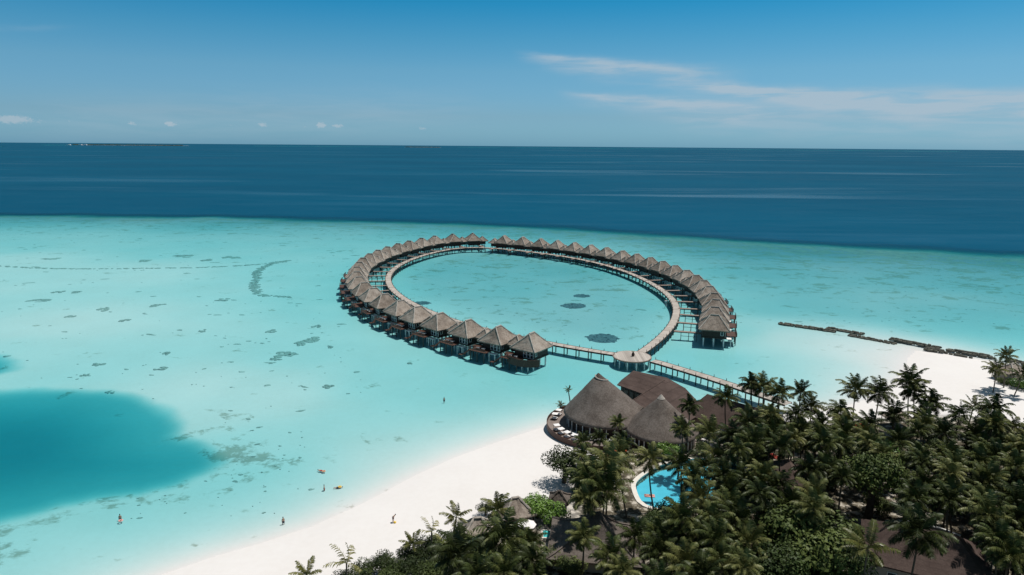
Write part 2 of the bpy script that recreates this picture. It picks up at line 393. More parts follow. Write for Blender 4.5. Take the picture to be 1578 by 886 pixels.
# polar grid centred under the camera: fine where the picture is, coarse elsewhere
angs = np.concatenate([np.linspace(-math.pi, -R(62), 60, endpoint=False), np.linspace(-R(62), -R(42), 70, endpoint=False), np.linspace(-R(42), R(42), 620, endpoint=False), np.linspace(R(42), R(62), 70, endpoint=False), np.linspace(R(62), math.pi, 61)])
rows = []
for dr in np.arange(62, 2.4, -0.062): rows.append(65.0 / math.tan(R(dr)))
rmax = rows[-1]
rad = np.array([0.5, 8, 16, 24, 30] + rows + list(np.geomspace(rmax * 1.02, 7000, 60)) + list(np.geomspace(7150, 26000, 150)) + list(np.geomspace(27000, 60000, 14)))
TH, RR = np.meshgrid(angs, rad)
GX = RR * np.sin(TH); GY = RR * np.cos(TH)
H, CORAL, LIT, SSW, HG, RFL = field(GX, GY)
def gridmesh(name, Z, attrs, mat, keep=None):
    nr, na = GX.shape
    co = np.stack([GX, GY, Z], -1).reshape(-1, 3).astype(np.float32)
    i = np.arange(nr - 1)[:, None] * na + np.arange(na - 1)[None, :]
    q = np.stack([i, i + 1, i + na + 1, i + na], -1)[..., ::-1]
    if keep is not None: q = q[keep]
    q = q.reshape(-1, 4)
    me = bpy.data.meshes.new(name)
    me.vertices.add(len(co)); me.vertices.foreach_set('co', co.ravel())
    me.loops.add(q.size); me.loops.foreach_set('vertex_index', q.ravel().astype(np.int32))
    me.polygons.add(len(q)); me.polygons.foreach_set('loop_start', (np.arange(len(q)) * 4).astype(np.int32))
    me.polygons.foreach_set('use_smooth', np.ones(len(q), bool))
    me.update(calc_edges=True)
    for k, a_ in attrs.items():
        at_ = me.attributes.new(k, 'FLOAT', 'POINT'); at_.data.foreach_set('value', a_.ravel().astype(np.float32))
    me.materials.append(mat)
    o = bpy.data.objects.new(name, me); COL.objects.link(o)
    return o
# ground: white sand, wet sand by the waterline, leaf litter in the grove, coral and rubble below the water
mt, t, b = newmat('coral_sand')
geo = t.new('ShaderNodeNewGeometry').outputs['Position']
def attr(t_, name): n = t_.new('ShaderNodeAttribute', attribute_name=name); return n.outputs['Fac']
n1 = t.noise(geo, 0.05, 5, 0.6); n2 = t.noise(geo, 0.9, 4, 0.6)
f = t.math('ADD', t.math('MULTIPLY', n1, 0.6), t.math('MULTIPLY', n2, 0.4))
c = t.ramp(f, [(0.3, (0.605, 0.57, 0.545)), (0.55, (0.64, 0.61, 0.59)), (0.8, (0.665, 0.635, 0.612))])
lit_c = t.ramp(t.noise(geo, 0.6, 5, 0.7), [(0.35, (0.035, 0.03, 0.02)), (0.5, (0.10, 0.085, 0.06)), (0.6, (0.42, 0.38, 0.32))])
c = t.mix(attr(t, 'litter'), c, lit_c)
cov = attr(t, 'coral')
m1 = t.noise(t.scale(geo, (0.6, 1, 1)), 0.085, 6, 0.7, 0.5); m2 = t.noise(geo, 0.2, 4, 0.6, 0.4); m3 = t.noise(geo, 1.3, 3, 0.6)
mm = t.math('ADD', t.math('ADD', t.math('MULTIPLY', m1, 0.52), t.math('MULTIPLY', m2, 0.36)), t.math('MULTIPLY', m3, 0.12))
thr = t.math('SUBTRACT', 0.585, t.math('MULTIPLY', cov, 0.215))
cf = t.smooth(mm, thr, t.math('ADD', thr, 0.07))
cc = t.ramp(m2, [(0.3, (0.17, 0.17, 0.135)), (0.6, (0.30, 0.285, 0.23))])
under = t.math('GREATER_THAN', cov, 0.001)
c = t.mix(t.math('MULTIPLY', attr(t, 'reef_floor'), 1.6, clamp=True), c, (0.25, 0.258, 0.288, 1))
c = t.mix(t.math('MULTIPLY', t.math('MULTIPLY', cf, under), 0.78), c, cc)
t.l.new(c, b.inputs['Base Color']); b.inputs['Roughness'].default_value = 0.95; b.inputs['Specular IOR Level'].default_value = 0.1
M['sand'] = mt
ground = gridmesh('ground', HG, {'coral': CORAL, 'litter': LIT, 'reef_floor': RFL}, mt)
tag(ground, 'white coral sand of the beach, sand bar and lagoon floor', kind='structure')
# water: tinted by its depth, scattering where deep, sky reflection at grazing angles
def watermat(name, kr, kg, kb, sc, sccol, gloss, const_depth=None, rough=0.12, slick=True, bumpk=1.0):
    mt = bpy.data.materials.new(name); mt.use_nodes = True
    t = NT(mt.node_tree)
    for n in list(t.n): t.n.remove(n)
    geo = t.new('ShaderNodeNewGeometry').outputs['Position']
    d = attr(t, 'depth') if const_depth is None else const_depth
    comb = t.new('ShaderNodeCombineColor')
    for i, k in enumerate((kr, kg, kb)):
        t.put(comb.inputs[i], t.math('EXPONENT', t.math('MULTIPLY', d, -k)))
    tr = t.new('ShaderNodeBsdfTransparent'); t.l.new(comb.outputs[0], tr.inputs[0])
    scf = t.math('SUBTRACT', 1.0, t.math('EXPONENT', t.math('MULTIPLY', t.math('MULTIPLY_ADD', d, sc * 0.17, sc), t.math('MULTIPLY', d, -1.0))))
    df = t.new('ShaderNodeBsdfDiffuse')
    if slick:
        big = t.noise(t.scale(geo, (0.0009, 0.0022, 1)), 1.0, 5, 0.6)
        t.l.new(t.mix(t.smooth(big, 0.3, 0.7), (sccol[0] * .85, sccol[1] * .88, sccol[2] * .9, 1), (sccol[0] * 1.1, sccol[1] * 1.1, sccol[2] * 1.08, 1)), df.inputs[0])
    else: df.inputs[0].default_value = (*sccol, 1)
    m1 = t.new('ShaderNodeMixShader'); t.l.new(scf, m1.inputs[0]); t.l.new(tr.outputs[0], m1.inputs[1]); t.l.new(df.outputs[0], m1.inputs[2])
    bn = t.new('ShaderNodeBump'); bn.inputs['Strength'].default_value = 0.35 * bumpk; bn.inputs['Distance'].default_value = 0.4
    h = t.math('ADD', t.noise(t.scale(geo, (0.5, 1.0, 1)), 0.45, 4, 0.6), t.math('MULTIPLY', t.noise(geo, 2.2, 3, 0.6), 0.25))
    t.l.new(h, bn.inputs['Height'])
    gl = t.new('ShaderNodeBsdfGlossy'); gl.inputs['Roughness'].default_value = rough; t.l.new(bn.outputs[0], gl.inputs['Normal'])
    lw = t.new('ShaderNodeFresnel'); lw.inputs['IOR'].default_value = 1.33; t.l.new(bn.outputs[0], lw.inputs['Normal'])
    g = t.math('MINIMUM', t.math('MULTIPLY', lw.outputs[0], gloss), 0.085)
    if slick:
        # wind slicks: long smooth streaks that mirror more of the low sky
        sv = t.scale(geo, (0.0014, 0.0075, 1))
        s1 = t.noise(sv, 0.6, 5, 0.5, 1.2)
        s2 = t.noise(t.scale(geo, (0.0035, 0.03, 1)), 1.0, 5, 0.6, 0.5)
        sf = t.smooth(t.math('ADD', t.math('MULTIPLY', s1, 0.7), t.math('MULTIPLY', s2, 0.3)), 0.50, 0.64)
        mk = t.smooth(t.noise(t.scale(geo, (0.0005, 0.0016, 1)), 1.0, 3, 0.5, 0.4), 0.46, 0.62, 0.12, 1.0)
        sxx = t.new('ShaderNodeSeparateXYZ'); t.l.new(geo, sxx.inputs[0])
        g = t.math('ADD', g, t.math('MULTIPLY', t.math('SUBTRACT', t.noise(t.scale(geo, (0.012, 0.035, 1)), 1.0, 5, 0.7), 0.5), t.math('MULTIPLY', scf, 0.16)), clamp=True)
        mk = t.math('MULTIPLY', mk, t.smooth(sxx.outputs[0], -600.0, 500.0, 0.45, 1.0))
        g = t.math('ADD', g, t.math('MULTIPLY', t.math('MULTIPLY', t.math('MULTIPLY', sf, mk), scf), 0.42))
    m2 = t.new('ShaderNodeMixShader'); t.l.new(g, m2.inputs[0]); t.l.new(m1.outputs[0], m2.inputs[1]); t.l.new(gl.outputs[0], m2.inputs[2])
    o = t.new('ShaderNodeOutputMaterial'); t.l.new(m2.outputs[0], o.inputs[0])
    return mt
M['sea'] = watermat('sea_water', 0.44, 0.062, 0.044, 0.048, (0.001, 0.060, 0.114), 0.2)
DEP = np.maximum(-H, 0)
keepw = (np.minimum(np.minimum(H[:-1, :-1], H[1:, 1:]), np.minimum(H[1:, :-1], H[:-1, 1:])) < 0.3) & ~((SSW[:-1, :-1] > -3))
water = gridmesh('water', np.zeros_like(H), {'depth': DEP}, M['sea'], keepw)
tag(water, 'turquoise lagoon shading to dark blue ocean beyond the reef edge', kind='structure')
def gz(x, y):
    h, *_ = field(np.array([[x]]), np.array([[y]])); return float(h[0, 0])
#@@OBJECTS@@
# ------------------------------------------------------------------ roofs
def hip_roof(hx, hy, z0, z1, ridge=0.0, axis='y', sag=0.12, thick=0.28, seg=7, jit=0.05, hip_at=(0, 0)):
    """hipped roof; ridge = half length of the ridge; slopes sag a little, eaves uneven"""
    mb = MB(); rnd = random.Random(int(hx * 100 + hy * 10 + z1))
    r0 = Vector((0, -ridge, z1)) if axis == 'y' else Vector((-ridge, 0, z1))
    r1 = -r0; r1.z = z1
    c = [Vector((-hx, -hy, z0)), Vector((hx, -hy, z0)), Vector((hx, hy, z0)), Vector((-hx, hy, z0))]
    if axis == 'y': tops = [(r0, r0), (r0, r1), (r1, r1), (r1, r0)]
    else: tops = [(r0, r1), (r1, r1), (r1, r0), (r0, r0)]
    cache = {}
    def vert(p):
        k = (round(p.x, 3), round(p.y, 3), round(p.z, 3))
        if k not in cache:
            t_ = (p.z - z0) / (z1 - z0)
            q = p.copy(); q.z -= sag * (z1 - z0) * math.sin(math.pi * t_) * 0.5
            if 0.02 < t_ < 0.98: q += Vector((rnd.uniform(-1, 1), rnd.uniform(-1, 1), rnd.uniform(-1, 1))) * jit
            elif t_ <= 0.02: q.z += rnd.uniform(-1, 1) * jit
            mb.v.append(tuple(q)); cache[k] = len(mb.v) - 1
        return cache[k]
    ev = []
    for s in range(4):
        a, b_ = c[s], c[(s + 1) % 4]; ta, tb = tops[s]
        g = []
        for i in range(seg + 1):
            u = i / seg; L_ = a.lerp(ta, u); R_ = b_.lerp(tb, u)
            g.append([vert(L_.lerp(R_, j / seg)) for j in range(seg + 1)])
        for i in range(seg):
            for j in range(seg):
                f = [g[i][j], g[i][j + 1], g[i + 1][j + 1], g[i + 1][j]]
                f2 = [];  [f2.append(x) for x in f if x not in f2]
                if len(f2) > 2: mb.f.append(tuple(f2))
        ev += g[0][:-1]
    n = len(ev); b0 = len(mb.v)
    for k in ev:
        v = mb.v[k]; mb.v.append((v[0] * 0.985, v[1] * 0.985, v[2] - thick))
    for k in range(n): mb.f.append((ev[(k + 1) % n], ev[k], b0 + k, b0 + (k + 1) % n))
    mb.f.append(tuple(b0 + k for k in range(n))[::-1])
    hips = [(c[0], tops[0][0]), (c[1], tops[0][1]), (c[2], tops[2][0]), (c[3], tops[2][1])]
    cap = MB()
    for a, b_ in hips:
        pts = []
        for i in range(7):
            p = a.lerp(b_, i / 6); t_ = i / 6; p.z += 0.05 - sag * (z1 - z0) * math.sin(math.pi * t_) * 0.5; pts.append(p)
        cap.tube(pts, [0.2 * (0.8 + 0.4 * (i % 2)) for i in range(7)], 5)
    if ridge > 0: cap.tube([r0 + Vector((0, 0, 0.06)), (r0 + r1) / 2 + Vector((0, 0, 0.03)), r1 + Vector((0, 0, 0.06))], 0.26, 5)
    return mb, cap
def cone_roof(r, z0, z1, ry=None, n=64, rings=14, concave=0.12, top=0.0, jit=0.05, thick=0.3, cut=None):
    ry = ry or r; mb = MB(); rnd = random.Random(int(r * 77))
    for i in range(rings + 1):
        t_ = i / rings
        for k in range(n):
            a = 2 * math.pi * k / n
            s = (1 - t_) + top * t_ + concave * t_ * (1 - t_) * -1.0
            z = z0 + (z1 - z0) * t_
            if cut: z = min(z, z1 - cut * (0.5 + 0.5 * math.cos(a - 1.0)) * t_ ** 3)
            j = 1 + rnd.uniform(-1, 1) * jit * 0.08
            mb.v.append((r * s * math.cos(a) * j, ry * s * math.sin(a) * j, z + rnd.uniform(-1, 1) * jit * (0.4 if i < rings else 0)))
    for i in range(rings):
        for k in range(n):
            k2 = (k + 1) % n; mb.f.append((i * n + k, i * n + k2, (i + 1) * n + k2, (i + 1) * n + k))
    mb.f.append(tuple(rings * n + k for k in range(n)))
    b0 = len(mb.v)
    for k in range(n):
        v = mb.v[k]; mb.v.append((v[0] * 0.98, v[1] * 0.98, z0 - thick))
    for k in range(n): mb.f.append(((k + 1) % n, k, b0 + k, b0 + (k + 1) % n))
    mb.f.append(tuple(b0 + k for k in range(n))[::-1])
    return mb
def poly_mb(pts, z0, z1):
    n = len(pts); vs = [(p[0], p[1], z) for z in (z0, z1) for p in pts]
    area = sum(pts[i][0] * pts[(i + 1) % n][1] - pts[(i + 1) % n][0] * pts[i][1] for i in range(n))
    o = list(range(n)) if area > 0 else list(range(n))[::-1]
    fs = [(o[k], o[(k + 1) % n], n + o[(k + 1) % n], n + o[k]) for k in range(n)]
    fs += [tuple(o)[::-1], tuple(n + i for i in o)]
    return MB().add(vs, fs)
# ------------------------------------------------------------------ walkway of the ring
def cr_spline(pts, closed=False, step=1.5):
    P = [Vector(p) for p in pts]; n = len(P); out = []
    rng = range(n if closed else n - 1)
    for i in rng:
        p0 = P[(i - 1) % n] if closed or i > 0 else P[0]; p1 = P[i]; p2 = P[(i + 1) % n]
        p3 = P[(i + 2) % n] if closed or i + 2 < n else P[-1]
        k = max(2, int((p2 - p1).length / step))
        for j in range(k):
            t_ = j / k
            out.append(0.5 * ((2 * p1) + (p2 - p0) * t_ + (2 * p0 - 5 * p1 + 4 * p2 - p3) * t_ ** 2 + (-p0 + 3 * p1 - 3 * p2 + p3) * t_ ** 3))
    if not closed: out.append(P[-1])
    return out
def resample(pts, d):
    out = [pts[0].copy()]; acc = 0.0
    for a, b_ in zip(pts, pts[1:]):
        L_ = (b_ - a).length; s = d - acc
        while s <= L_ and L_ > 0:
            out.append(a.lerp(b_, s / L_)); s += d
        acc = (acc + L_) % d if L_ > 0 else acc
    return out
DZ = 2.6
WK = [(974, 549), (945, 546), (900, 538), (854, 530), (798, 519.5), (747, 508.5), (703, 496), (659, 481), (624, 464), (607, 451), (597, 438), (594.5, 429), (600, 418), (611, 409), (629, 400.5), (650, 393), (674, 387), (696, 383), (716, 380.5), (745, 380.5),
      (767, 382.3), (820, 387.6), (860, 393), (900, 399.6), (932, 406.7), (966, 417), (995.5, 430), (1022, 445.5), (1038, 458), (1045.5, 472), (1045, 486), (1038, 502), (1019.5, 524), (992, 540)]
wp = [at(x, y, DZ) for x, y in WK]
# one gentle smoothing pass so that the curve reads as one sweep
for _ in range(2): wp = [wp[0]] + [(wp[i - 1] + 2 * wp[i] + wp[i + 1]) / 4 for i in range(1, len(wp) - 1)] + [wp[-1]]
wp.append(wp[0])
ring_c = cr_spline(wp, False, 1.5)
def strip(pts, w_, z0, z1, half0=None):
    mb = MB(); vs = []; fs = []
    n = len(pts)
    for i, p in enumerate(pts):
        d = (pts[min(i + 1, n - 1)] - pts[max(i - 1, 0)]); d.z = 0; d.normalize(); nn = Vector((-d.y, d.x, 0))
        for s, z in ((-1, z0), (1, z0), (1, z1), (-1, z1)): q = p + nn * s * w_ / 2; vs.append((q.x, q.y, z))
    for i in range(n - 1):
        a = i * 4; b_ = a + 4
        for k in range(4): fs.append((a + k, a + (k + 1) % 4, b_ + (k + 1) % 4, b_ + k))
    fs.append((3, 2, 1, 0)); fs.append(tuple((n - 1) * 4 + k for k in range(4)))
    return mb.add(vs, fs)
# planked deck surface: boards lie across, drawn from a distance-along attribute
mt, t, b = newmat('planked_deck')
al = attr(t, 'along')
geo = t.new('ShaderNodeNewGeometry').outputs['Position']
fr = t.math('FRACT', t.math('DIVIDE', al, 0.6)); bl = t.math('FLOOR', t.math('DIVIDE', al, 0.6))
wn = t.new('ShaderNodeTexWhiteNoise', noise_dimensions='1D'); t.l.new(bl, wn.inputs['W'])
f = t.math('ADD', t.math('MULTIPLY', wn.outputs[0], 0.5), t.math('MULTIPLY', t.noise(geo, 0.3, 4), 0.5))
cdeck = t.ramp(f, [(0.2, (0.27, 0.235, 0.205)), (0.5, (0.37, 0.325, 0.285)), (0.8, (0.45, 0.40, 0.355))])
t.l.new(t.mix(1.0, cdeck, t.smooth(fr, 0.0, 0.12, 0.55, 1.0), 'MULTIPLY'), b.inputs['Base Color']); b.inputs['Roughness'].default_value = 0.8
M['planks'] = mt
def deck_strip(name, pts, w_, z1, parent):
    mb = strip(pts, w_, z1 - 0.16, z1); o = mb.build(name, M['planks'], parent)
    L_ = [0.0]
    for a, b_ in zip(pts, pts[1:]): L_.append(L_[-1] + (b_ - a).length)
    at_ = o.data.attributes.new('along', 'FLOAT', 'POINT'); at_.data.foreach_set('value', np.repeat(L_, 4).astype(np.float32))
    return o
def pile_mesh(z0, z1, r=0.17, name='pile', mat='pile'): return MB().tube([(0, 0, z0), (0, 0, z1)], r, 8).mesh(name, M[mat])
pm = {}
def put_mesh(me, name, parent, loc, rz=0):
    o = bpy.data.objects.new(name, me); COL.objects.link(o); o.parent = parent; o.location = loc; o.rotation_euler = (0, 0, rz); return o
def pier(name, label, cat, pts, w_, spacing, cap=95, skip=None):
    root = empty(name, (0, 0, 0)); tag(root, label, cat)
    deck_strip('deck', pts, w_, DZ, root)
    for s, nm in ((-1, 'edge_beam'), (1, 'edge_beam')):
        side = []
        n = len(pts)
        for i, p in enumerate(pts):
            d = (pts[min(i + 1, n - 1)] - pts[max(i - 1, 0)]); d.z = 0; d.normalize(); side.append(p + Vector((-d.y, d.x, 0)) * s * (w_ / 2 + 0.09))
        strip(side, 0.14, DZ - 0.42, DZ + 0.05).build(nm, M['darkwood'], root)
    sup = resample(pts, spacing); piles = []; posts = []; beams = []
    for i, p in enumerate(sup):
        q = sup[min(i + 1, len(sup) - 1)] - sup[max(i - 1, 0)]; q.z = 0; q.normalize(); nn = Vector((-q.y, q.x, 0))
        for s in (-1, 1):
            a = p + nn * s * (w_ / 2 - 0.25); piles.append((a.x, a.y, 0)); c_ = p + nn * s * (w_ / 2 - 0.02); posts.append((c_.x, c_.y, DZ))
        beams.append((p.x, p.y, DZ - 0.32, math.atan2(nn.y, nn.x)))
    beams.sort(key=lambda a: a[0] ** 2 + a[1] ** 2); bme = MB().box((0, 0, 0), (w_ + 0.1, 0.22, 0.26)).mesh('cross_beam', M['pile'])
    for a in beams[:cap]: put_mesh(bme, 'cross_beam', root, a[:3], a[3])
    if len(beams) > cap:
        mb = MB()
        for a in beams[cap:]: mb.box(a[:3], (w_ + 0.1, 0.22, 0.26), a[3])
        tag(mb.build('cross_beams_far', M['pile'], root), kind='stuff')
    me = pile_mesh(-3.0, DZ - 0.2); pz = MB().tube([(0, 0, 0), (0, 0, 0.75)], [0.09, 0.07], 6).mesh('rail_post', M['darkwood'])
    for lst, mesh_, nm, z0, z1, r_ in ((piles, me, 'pile', -3.0, DZ - 0.2, 0.17), (posts, pz, 'rail_post', 0, 0.75, 0.085)):
        lst.sort(key=lambda a: a[0] ** 2 + a[1] ** 2)
        for a in lst[:cap]: put_mesh(mesh_, nm, root, a)
        if len(lst) > cap:
            mb = MB()
            for a in lst[cap:]: mb.tube([(a[0], a[1], a[2] + z0), (a[0], a[1], a[2] + z1)], r_, 6)
            tag(mb.build(nm + 's_far', M['pile' if nm == 'pile' else 'darkwood'], root), kind='stuff')
    # sagging rope between the rail posts
    return root
plat_c = at(974, 549, DZ)
def cut(pts, rad): return [p for p in pts if math.hypot(p.x - plat_c.x, p.y - plat_c.y) > rad]
ring_pts = cut(ring_c, 5.0)
pier('ring_walkway', 'pale planked walkway curving round the lagoon in front of the thatched villas', 'walkway', ring_pts, 2.7, 4.2)
shore = cr_spline([plat_c, at(1006, 555.6, DZ), at(1038.6, 565, DZ), at(1088, 580, DZ), at(1143, 598, DZ), at(1215, 622, DZ)], False, 1.5)
shore = cut(shore, 5.0)
pier('shore_pier', 'straight wooden pier from the round platform to the palm-covered shore', 'pier', shore, 2.9, 4.0)
pl = empty('round_platform', (plat_c.x, plat_c.y, 0)); tag(pl, 'round planked platform on piles where the ring walkway meets the shore pier', 'platform')
MB().disc((0, 0), 5.7, DZ - 0.12, DZ + 0.02, 40).build('deck', M['deckwood'], pl)
o = MB().disc((0, 0), 5.55, DZ + 0.024, DZ + 0.05, 40).build('deck_surface', M['planks'], pl)
at_ = o.data.attributes.new('along', 'FLOAT', 'POINT'); at_.data.foreach_set('value', np.array([v.co.x for v in o.data.vertices], dtype=np.float32))
mb = MB()
for k in range(40):
    a0 = 2 * math.pi * k / 40; mb.box((5.75 * math.cos(a0), 5.75 * math.sin(a0), DZ - 0.15), (0.16, 0.93, 0.34), a0)
mb.build('rim_beam', M['deckwood'], pl)
pme = pile_mesh(-3.0, DZ - 0.1, 0.2, 'pile', 'concrete')
for k in range(12):
    a0 = 2 * math.pi * k / 12 + 0.1; put_mesh(pme, 'pile', pl, (5.2 * math.cos(a0), 5.2 * math.sin(a0), 0))
for k in range(5): a0 = 2 * math.pi * k / 5; put_mesh(pme, 'pile', pl, (2.4 * math.cos(a0), 2.4 * math.sin(a0), 0))
# urn on the platform
ur = empty('stone_urn', (plat_c.x + 0.3, plat_c.y, DZ + 0.05)); tag(ur, 'small dark urn with a plant in the middle of the round platform', 'planter')
MB().tube([(0, 0, 0), (0, 0, 0.2), (0, 0, 0.6), (0, 0, 0.9), (0, 0, 1.0)], [0.28, 0.42, 0.5, 0.34, 0.4], 12).build('pot', M['darkwood'], ur)
mb = MB()
for k in range(9):
    a0 = k * 0.7; mb.tube([(0, 0, 0.95), (0.2 * math.cos(a0), 0.2 * math.sin(a0), 1.4), (0.55 * math.cos(a0), 0.55 * math.sin(a0), 1.5)], [0.04, 0.05, 0.01], 4)
mb.build('plant', M['leaf'], ur)
# ------------------------------------------------------------------ water villas
FZ = 3.1
def make_villa(s, first=False):
    """local +Y points away from the ring, s*X towards the annex side"""
    root = empty('water_villa', (0, 0, 0))
    rf, cap_ = hip_roof(4.6, 4.95, 5.7, 9.9, 1.35, 'y', 0.07, 0.35)
    r_ = rf.build('roof', M['thatch'], root); cap_.build('ridge_cap', M['cap'], r_)
    ax, ay = s * 6.0, -1.6
    rf2, cap2 = hip_roof(2.9, 3.1, 5.2, 7.8, 0.6, 'y', 0.06, 0.3, 5)
    r2 = rf2.build('annex_roof', M['thatch'], root, loc=(ax, ay, 0)); cap2.build('ridge_cap', M['cap'], r2)
    MB().box((0, -0.1, FZ + 1.35), (7.0, 7.4, 2.7)).build('wall', M['darkwood'], root)
    MB().box((s * 5.4, -1.6, FZ + 1.15), (3.8, 4.4, 2.3)).build('annex_wall', M['darkwood'], root)
    # three tall glazed doors on the outer face, near the corner away from the annex
    for k in range(3):
        x = -s * (2.75 - k * 1.25); y = 3.6
        mb = MB()
        for dx in (-0.52, 0.52): mb.box((x + dx, y + 0.05, FZ + 1.15), (0.11, 0.12, 2.2))
        for dz in (0.08, 1.15, 2.22): mb.box((x, y + 0.05, FZ + dz), (0.93, 0.1, 0.1))
        f_ = mb.build('window_frame', M['white'], root)
        MB().box((x, y + 0.02, FZ + 1.15), (0.92, 0.05, 2.02)).build('pane', M['glass'], f_)
    # side window
    mb = MB(); x = -s * 3.5
    for dy in (-0.45, 0.45): mb.box((x - s * 0.04, 2.6 + dy, FZ + 1.4), (0.1, 0.1, 1.4))
    for dz in (0.7, 2.1): mb.box((x - s * 0.04, 2.6, FZ + dz), (0.1, 1.0, 0.1))
    f_ = mb.build('window_frame', M['white'], root); MB().box((x - s * 0.03, 2.6, FZ + 1.4), (0.05, 0.8, 1.3)).build('pane', M['glass'], f_)
    # floor slab, deck with railing
    MB().box((0, 0, FZ - 0.18), (7.4, 8.0, 0.36)).build('floor_beam', M['darkwood'], root)
    mb = MB(); mb.box((s * 2.6, 5.7, FZ - 0.06), (6.6, 3.8, 0.16)); mb.box((s * 5.4, 2.4, FZ - 0.06), (4.2, 2.8, 0.16))
    mb.build('sun_deck', M['redwood'], root)
    mb = MB()
    for i in range(9):
        x = s * (-0.6 + i * 0.8); mb.box((x, 7.55, FZ + 0.45), (0.08, 0.08, 0.9))
    mb.box((s * 2.6, 7.55, FZ + 0.9), (6.5, 0.1, 0.08)); mb.box((s * 2.6, 7.55, FZ + 0.5), (6.5, 0.05, 0.3))
    for i in range(5): mb.box((s * 5.85, 4.0 + i * 0.85, FZ + 0.45), (0.08, 0.08, 0.9))
    mb.box((s * 5.85, 5.75, FZ + 0.9), (0.1, 3.6, 0.08))
    mb.build('railing', M['redwood'], root)
    # pale bathing ledge under the windows with its own legs
    mb = MB(); mb.box((-s * 1.7, 4.9, FZ - 0.55), (2.6, 1.7, 0.14)); 
    for dx in (-1.1, 1.1): mb.box((-s * 1.7 + dx, 5.6, FZ - 2.4), (0.2, 0.2, 3.7))
    mb.build('ledge', M['concrete'], root)
    # stairs down to a landing at the water
    mb = MB()
    for i in range(7): mb.box((s * (6.3 + i * 0.38), 6.6, FZ - 0.25 - i * 0.3), (0.36, 1.1, 0.07))
    for dy in (-0.55, 0.55): mb.tube([(s * 6.0, 6.6 + dy, FZ - 0.05), (s * 8.8, 6.6 + dy, FZ - 2.25)], 0.07, 5)
    mb.build('stairs', M['redwood'], root)
    mb = MB(); mb.box((s * 9.4, 6.6, 0.75), (1.5, 1.7, 0.12))
    for dx in (-0.6, 0.6):
        for dy in (-0.7, 0.7): mb.box((s * 9.4 + dx, 6.6 + dy, -0.6), (0.13, 0.13, 2.6))
    mb.build('landing', M['redwood'], root)
    # sun loungers on the deck are separate pieces further down
    st = MB().box((0, 0, (FZ - 0.36 - 2.6) / 2), (0.36, 0.36, FZ - 0.36 + 2.6)).mesh('stilt', M['concrete'])
    for x in (-3.1, -1.05, 1.05, 3.1):
        for y in (-3.2, 0.1, 3.3): put_mesh(st, 'stilt', root, (x, y, 0))
    st2 = MB().box((0, 0, (FZ - 0.14 - 2.6) / 2), (0.24, 0.24, FZ - 0.14 + 2.6)).mesh('stilt', M['pile'])
    for x, y in ((0.2, 7.2), (2.9, 7.2), (5.5, 7.2), (4.6, 0.3), (6.9, -3.2), (6.9, 0.3), (7.2, 3.5)): put_mesh(st2, 'stilt', root, (s * x, y, 0))
    # private gangway back to the ring walkway
    g = MB().box((s * 2.6, -8.35, DZ + 0.05), (1.5, 9.2, 0.14)).build('gangway', M['deckwood'], root)
    gp = MB().box((0, 0, (DZ - 0.02 - 2.6) / 2), (0.2, 0.2, DZ - 0.02 + 2.6)).mesh('pile', M['pile'])
    for y in (-5.4, -8.0, -10.6):
        for dx in (-0.6, 0.6): put_mesh(gp, 'pile', g, (s * 2.6 + dx, y, 0))
    mb = MB()
    for dx in (-0.7, 0.7): mb.box((s * 2.6 + dx, -8.35, DZ - 0.1), (0.12, 9.2, 0.2))
    mb.box((s * 2.6, -8.0, 1.1), (0.1, 5.4, 0.12))
    mb.build('gangway_beam', M['darkwood'], g)
    return root
LA = [(818.5, 513), (766, 503), (717, 493.5), (676, 484), (641, 474), (614, 464), (590.6, 454), (572, 444), (556, 436), (549.6, 429), (546, 420), (548, 412), (552, 406), (558, 399), (567, 393), (579, 388), (594, 382), (614, 377), (635, 371), (659, 366), (683.6, 361.5), (707, 359.5), (728, 359.5)]
RA = [(1103, 485), (1104, 472), (1104.5, 461.5), (1101, 450.5), (1094.5, 441.7), (1086, 433), (1075, 424), (1061, 417), (1042.5, 410.5), (1023.5, 404), (1002, 397.5), (979.5, 392.4), (956, 387.3), (930, 382.6), (906, 378.6), (880, 374.6), (854, 371.6), (827, 368.8), (799, 366.3), (770, 364.3)]
ORD = ['first', 'second', 'third', 'fourth', 'fifth', 'sixth', 'seventh', 'eighth', 'ninth', 'tenth', 'eleventh', 'twelfth', 'thirteenth', 'fourteenth', 'fifteenth', 'sixteenth', 'seventeenth', 'eighteenth', 'nineteenth', 'twentieth', 'twenty-first', 'twenty-second', 'twenty-third']
protoL = protoR = None
def nearest_ring(p):
    i = min(range(len(ring_c)), key=lambda k: (ring_c[k].x - p.x) ** 2 + (ring_c[k].y - p.y) ** 2)
    i = min(max(i, 1), len(ring_c) - 2)
    d = (ring_c[i + 1] - ring_c[i - 1]); d.z = 0; d.normalize(); n = Vector((-d.y, d.x, 0))
    cc_ = Vector((2, 310, 0))
    if (ring_c[i] - cc_).dot(n) < 0: n = -n
    return ring_c[i], n
villas = []
